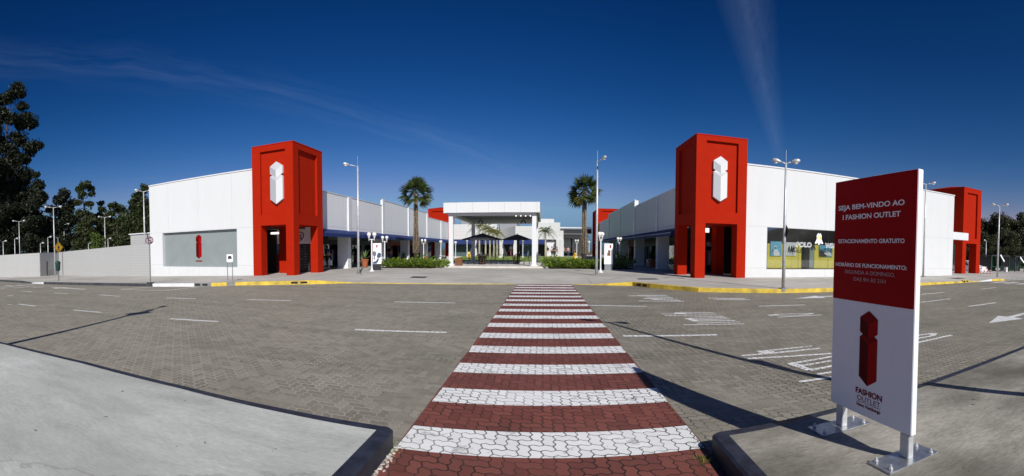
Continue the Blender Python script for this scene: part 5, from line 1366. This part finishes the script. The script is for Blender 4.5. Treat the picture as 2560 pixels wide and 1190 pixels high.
# entrance shelters, ticket machines and barriers on the far right
def shelter(label, x0, x1, y0, y1):
    t = thing('cart_shelter', label, 'shelter', ((x0 + x1) / 2, (y0 + y1) / 2, 0), 0, 'green framed shelters')
    for x in (x0, x1):
        for y in (y0, y1): MB().box(x - .05, x + .05, y - .05, y + .05, -.3, 1.82).build('post', 'green_steel', t, world=True)
    MB().box(x0 - .1, x1 + .1, y0 - .1, y1 + .1, 1.82, 1.95).build('roof', 'dark_metal', t, world=True)
    MB().box(x0, x1, y1 + .06, y1 + .1, -.2, 1.8).build('back_panel', 'dark_metal', t, world=True)
    MB().tube([(x0, y0, .75), (x1, y0, .75)], .03, 6).build('rail', 'green_steel', t, world=True)
shelter('left green framed shelter behind the first ticket machine', 39.0, 42.3, 27.2, 29)
shelter('right green framed shelter at the edge of the photo', 42.6, 46.5, 26.6, 28.4)
def barrier(label, x, y, x2, z2):
    t = thing('parking_barrier', label, 'barrier', (x, y, -.1), 0, 'raised parking barriers')
    MB().box(-.16, .16, -.16, .16, -.1, .85).build('cabinet', 'white_steel', t, bevel=.02)
    MB().box(-.17, .17, -.17, .17, .85, .9).build('cabinet_lid', 'dark_metal', t)
    MB().tube([(0, -.2, .8), (x2 - x, -.2, z2)], [.03, .022], 6).build('boom', 'dark_metal', t)
    MB().obox(((x2 - x) * .72, -.24, .8 + (z2 - .8) * .72), (1.0, .02, .16), 0, 0, math.atan2(z2 - .8, -(x2 - x)) ).build('boom_plate', 'letter_white', t)
barrier('parking barrier with raised boom and white plate, left of two', 41.25, 26.9, 39.8, 2.1)
barrier('parking barrier with raised boom at the very right edge', 44.3, 26.3, 42.7, 1.95)
for i in range(4):
    t = thing('striped_bollard', ['first', 'second', 'third', 'fourth'][i] + ' red and white striped bollard from the plain red tower', 'bollard', (32.75 + i * .36, 23.9 - i * .08, .15), 0, 'red and white bollards')
    MB().lathe([(.12, 0), (.12, .03), (.055, .05), (.05, .42)], (0, 0, 0), 10).build('post', 'sign_edge_red', t)
    for z in (.14, .3): MB().lathe([(.057, z), (.057, z + .07)], (0, 0, 0), 10).build('stripe', 'letter_white', t)

def car(label, loc, rz, body):
    t = thing('parked_car', label, 'car', loc, rz, 'parked cars')
    prof = [(-2.05, .35), (-2.08, .62), (-2.0, .84), (-1.35, .95), (-.75, 1.36), (-.3, 1.45), (.6, 1.43), (1.35, 1.02), (1.85, .96), (2.02, .8), (2.05, .38)]
    def side(pr, y, k): return [(x, y * (1 - (k if z > 1.0 else 0)), z) for x, z in pr]
    b = MB(); n = len(prof); A, B_ = side(prof, -.84, .16), side(prof, .84, .16)
    b.add(A + B_, [tuple(reversed(range(n))), tuple(range(n, 2 * n))] + [(i, (i + 1) % n, n + (i + 1) % n, n + i) for i in range(n)])
    b.build('body', body, t, bevel=.03)
    for s in (-1, 1):
        MB().add([(-1.18, s * .80, 1.0), (-.72, s * .735, 1.30), (-.28, s * .715, 1.38), (-.28, s * .815, .98)], [(0, 1, 2, 3)]).add([(-.2, s * .815, .98), (-.2, s * .715, 1.38), (.58, s * .72, 1.36), (1.18, s * .80, 1.0)], [(0, 1, 2, 3)]).build('side_window', 'black', t)
    MB().add([(-1.3, -.66, .985), (-1.3, .66, .985), (-.79, .6, 1.345), (-.79, -.6, 1.345)], [(0, 3, 2, 1)]).build('rear_window', 'black', t).location.z = .012
    MB().add([(1.30, -.66, 1.06), (1.30, .66, 1.06), (.66, .6, 1.41), (.66, -.6, 1.41)], [(0, 1, 2, 3)]).build('windscreen', 'black', t).location.z = .012
    for x in (-1.3, 1.3):
        for s in (-1, 1):
            w = MB().tube([(x, s * .66, .32), (x, s * .86, .32)], .32, 16).build('wheel', 'tyre', t)
            MB().tube([(x, s * .85, .32), (x, s * .868, .32)], .19, 12).build('rim', 'galvanised', w)
    for s in (-.6, .6):
        MB().box(2.0, 2.05, s - .16, s + .16, .62, .76).build('headlight', 'letter_white', t)
        MB().box(-2.09, -2.03, s - .14, s + .14, .66, .8).build('tail_light', 'sign_edge_red', t)
car('dark blue green car parked behind the bollards at right', (40.6, 30.5, -.15), R(160), 'car_dark')
car('white car seen through the legs of the plain red tower', (37.6, 29.4, -.15), R(100), 'car_white')

# ================================================================== PEOPLE
def skin_mesh(name, joints, edges, sub=1):
    me = bpy.data.meshes.new(name); me.from_pydata([j[0] for j in joints], edges, [])
    ob = bpy.data.objects.new(name, me); COL.objects.link(ob)
    sk = ob.modifiers.new('s', 'SKIN'); sk.use_smooth_shade = True
    for i, j in enumerate(joints):
        r = j[1]; me.skin_vertices[0].data[i].radius = (r, r) if not isinstance(r, tuple) else r
    me.skin_vertices[0].data[0].use_root = True
    ss = ob.modifiers.new('d', 'SUBSURF'); ss.levels = sub; ss.render_levels = sub
    bpy.context.view_layer.update()
    m = bpy.data.meshes.new_from_object(ob.evaluated_get(bpy.context.evaluated_depsgraph_get()))
    bpy.data.objects.remove(ob); bpy.data.meshes.remove(me)
    return m
def person_parts(stride, bend):
    s = stride
    J = [((0, 0, .95), (.15, .11)), ((0, 0, 1.15), (.135, .10)), ((0, -.01, 1.34), (.155, .11)), ((0, 0, 1.46), .062), ((0, -.015, 1.54), .075), ((0, -.02, 1.64), (.085, .095)), ((0, -.01, 1.70), .05)]
    E = [(0, 1), (1, 2), (2, 3), (3, 4), (4, 5), (5, 6)]
    legs, arms = [], []
    for sd_ in (-1, 1):
        k = len(J); f = s * sd_
        J += [((sd_ * .10, 0, .86), .095), ((sd_ * .11, -f * .5, .49), .062), ((sd_ * .11, -f + (.08 if f < 0 else 0), .09), .042), ((sd_ * .12, -f - .15, .035), .03)]
        E += [(0, k), (k, k + 1), (k + 1, k + 2), (k + 2, k + 3)]; legs += [k, k + 1, k + 2]
        k = len(J)
        hx, hy, hz = sd_ * .25, f * .45 - .04 - bend * .2, .86 + bend * .22
        J += [((sd_ * .185, 0, 1.39), .062), ((sd_ * .245, f * .25 + .02, 1.13), .045), ((hx, hy, hz), .03), ((hx, hy - .02, hz - .07), .032)]
        E += [(2, k), (k, k + 1), (k + 1, k + 2), (k + 2, k + 3)]; arms += [k, k + 1]
        for q, (dx, dy, dz) in enumerate(((-.02, -.05, -.06), (-.008, -.03, -.10), (.0, -.01, -.11), (.008, .01, -.10), (.016, .03, -.08))):
            J.append(((hx + dx * sd_, hy - .02 + dy, hz - .07 + dz), .009)); E.append((k + 3, len(J) - 1))
    body = skin_mesh('body', J, E, 1)
    ti = [0, 1, 2]; TJ = [((0, 0, .90), (.165, .125)), ((0, 0, 1.12), (.15, .115)), ((0, -.01, 1.34), (.172, .125)), ((0, 0, 1.44), .07)]; TE = [(0, 1), (1, 2), (2, 3)]
    for sd_ in (-1, 1):
        f = s * sd_; k = len(TJ); TJ += [((sd_ * .185, 0, 1.39), .078), ((sd_ * .235, f * .2 + .015, 1.18), .064)]; TE += [(2, k), (k, k + 1)]
    shirt = skin_mesh('shirt', TJ, TE, 1)
    LJ = [((0, 0, .95), (.155, .12))]; LE = []
    for sd_ in (-1, 1):
        f = s * sd_; k = len(LJ); LJ += [((sd_ * .10, 0, .86), .11), ((sd_ * .11, -f * .5, .49), .078), ((sd_ * .11, -f + (.08 if f < 0 else 0), .12), .062)]; LE += [(0, k), (k, k + 1), (k + 1, k + 2)]
    trousers = skin_mesh('trousers', LJ, LE, 1)
    HJ = [((0, .01, 1.60), .095), ((0, .0, 1.68), .085), ((0, .05, 1.56), .06)]
    hair = skin_mesh('hair', HJ, [(0, 1), (0, 2)], 1)
    FJ = MB()
    for sd_ in (-1, 1): FJ.ball((sd_ * .032, -.108, 1.645), .010, 6)
    FJ.tube([(0, -.10, 1.65), (0, -.128, 1.61)], [.008, .014], 6)
    FJ.tube([(-.025, -.106, 1.575), (.025, -.106, 1.575)], .007, 5)
    return body, shirt, trousers, hair, FJ
POSES = {'stand': person_parts(.03, 0), 'walk': person_parts(.24, .1), 'carry': person_parts(.10, .5)}
def person(label, loc, rz, pose, shirt, trousers, scale=1.):
    t = thing('person', label, 'person', loc, rz, 'people in the plaza'); t.scale = (scale,) * 3
    B_, S_, T_, H_, F_ = POSES[pose]
    for nm, me, mt in (('body', B_, 'skin'), ('shirt', S_, shirt), ('trousers', T_, trousers), ('hair', H_, 'hair')):
        m = me.copy(); m.materials.clear(); m.materials.append(MATS[mt]); o = bpy.data.objects.new(nm, m); COL.objects.link(o); o.parent = t
    return t
Z0 = .22
person('person in a blue shirt carrying white bags at the first left shop', (-14.95, 29.9, Z0), R(150), 'carry', 'cloth_blue', 'cloth_dark')
for i, (x, y) in enumerate(((-15.22, 29.75), (-14.68, 29.8))):
    t = thing('shopping_bag', ['white shopping bag held in the left hand of the blue shirted person', 'white shopping bag held in the right hand of the blue shirted person'][i], 'bag', (x, y, .5), 0, 'white shopping bags')
    MB().box(-.14, .14, -.07, .07, 0, .36).build('bag_body', 'cloth_white', t, bevel=.01)
    MB().tube([(-.07, 0, .36), (-.05, 0, .47), (.05, 0, .47), (.07, 0, .36)], .006, 5).build('handle', 'cloth_white', t)
person('person in dark clothes walking in the left covered walk', (-15.0, 43.8, Z0), R(-20), 'walk', 'cloth_dark', 'cloth_denim')
person('person in a pale blue shirt near the far left piers', (-14.75, 59, Z0), R(30), 'stand', 'cloth_blue', 'cloth_white')
person('person in dark top standing left of the group by the white wall', (.63, 68.0, .5), R(20), 'stand', 'cloth_dark', 'cloth_white', .88)
person('person in white top second from left by the white wall', (1.27, 68.2, .5), R(160), 'walk', 'cloth_white', 'cloth_dark', .88)
person('person in dark clothes third from left by the white wall', (1.56, 67.8, .5), R(-30), 'stand', 'cloth_dark', 'cloth_dark', .88)
person('person in red top at the right of the group by the white wall', (2.0, 68.0, .5), R(90), 'walk', 'cloth_red', 'cloth_white', .88)
person('person in a pink shirt walking under the dark canopy', (3.88, 73, .5), R(0), 'walk', 'cloth_pink', 'cloth_denim', .88)
person('person in a tan shirt left of the pink shirt under the dark canopy', (3.25, 74.5, .5), R(10), 'walk', 'cloth_tan', 'cloth_dark', .88)
person('person in dark clothes right of the pink shirt under the canopy', (5.2, 75, .5), R(180), 'walk', 'cloth_dark', 'cloth_dark', .88)

# mannequins and clothes rails behind the shop glass
MQ = thing('mannequin', 'white mannequin in red skirt in the mall shop window', 'mannequin', (-4.9, 70.6, .5), 0, 'mannequins in shop windows')
for nm, me, mt in (('figure', POSES['stand'][0], 'stone_white'), ('top', POSES['stand'][1], 'cloth_white'), ('skirt', POSES['stand'][2], 'cloth_red')):
    m = me.copy(); m.materials.clear(); m.materials.append(MATS[mt]); o = bpy.data.objects.new(nm, m); COL.objects.link(o); o.parent = MQ
dup(MQ, (9.55, 28.3, .22), R(20), 'mannequin standing inside the right tower passage, left of two')
dup(MQ, (11.0, 28.6, .22), R(-20), 'mannequin standing inside the right tower passage, right of two')
def rail(label, loc, rz, seed):
    rr = random.Random(seed); t = thing('clothes_rail', label, 'clothes rail', loc, rz, 'clothes rails in the shops')
    MB().tube([(-.7, 0, 0), (-.7, 0, 1.4), (.7, 0, 1.4), (.7, 0, 0)], .02, 6).build('rail_frame', 'galvanised', t)
    for i in range(11):
        x = -.6 + i * .12; w = rr.uniform(.2, .26); l = rr.uniform(.6, .95)
        MB().slab([(-w, -.1), (-.05, 0), (.05, 0), (w, -.1), (w * .85, -l), (-w * .85, -l)], (x, 0, 1.37), (0, 1, 0), (0, 0, 1), (1, 0, 0), .05).build('garment', rr.choice(shirt_cols), t)
rail('clothes rail inside the first left shop behind the blue shirted person', (-17.6, 28.6, .22), R(80), 1)
rail('second clothes rail deeper in the first left shop', (-18.2, 30.6, .22), R(60), 2)
rail('clothes rail in the second left shop behind the agave pot', (-17.7, 36.0, .22), R(85), 3)
rail('clothes rail behind the glass of the right tower shop', (10.2, 28.0, .22), R(10), 4)

# grit and weeds that gather along the near kerbs
rr = random.Random(77)
b = MB()
for i in range(150):
    x = -1.165 + abs(rr.gauss(0, .022)); y = rr.uniform(2.3, 3.55); k = rr.uniform(.003, .010)
    b.obox((x, y, .006 + k * .5), (k * 2.2, k * 1.8, k * 1.3), rr.uniform(0, 3), rr.uniform(-.5, .5))
mat('grit', (.50, .47, .42), .9, var=.5, vscale=60)
struct(b.build('grit', 'grit'), 'stuff')
b = MB()
for cx, cy, n in ((1.20, 3.28, 70), (1.235, 2.9, 25), (-1.15, 3.42, 30), (-1.15, 2.75, 25), (1.26, 3.52, 18), (-1.16, 3.63, 12)):
    for i in range(n):
        x, y = cx + rr.gauss(0, .035), cy + rr.gauss(0, .05); a = rr.uniform(0, 6.28); l = rr.uniform(.012, .05); w = .003
        d = Vector((math.cos(a) * .7, math.sin(a) * .7, .8)) * l; t_ = Vector((-math.sin(a), math.cos(a), 0)) * w; o = Vector((x, y, .004))
        b.add([o - t_, o + t_, o + d], [(0, 1, 2)])
struct(b.build('weeds', 'hedge_leaf'), 'stuff')
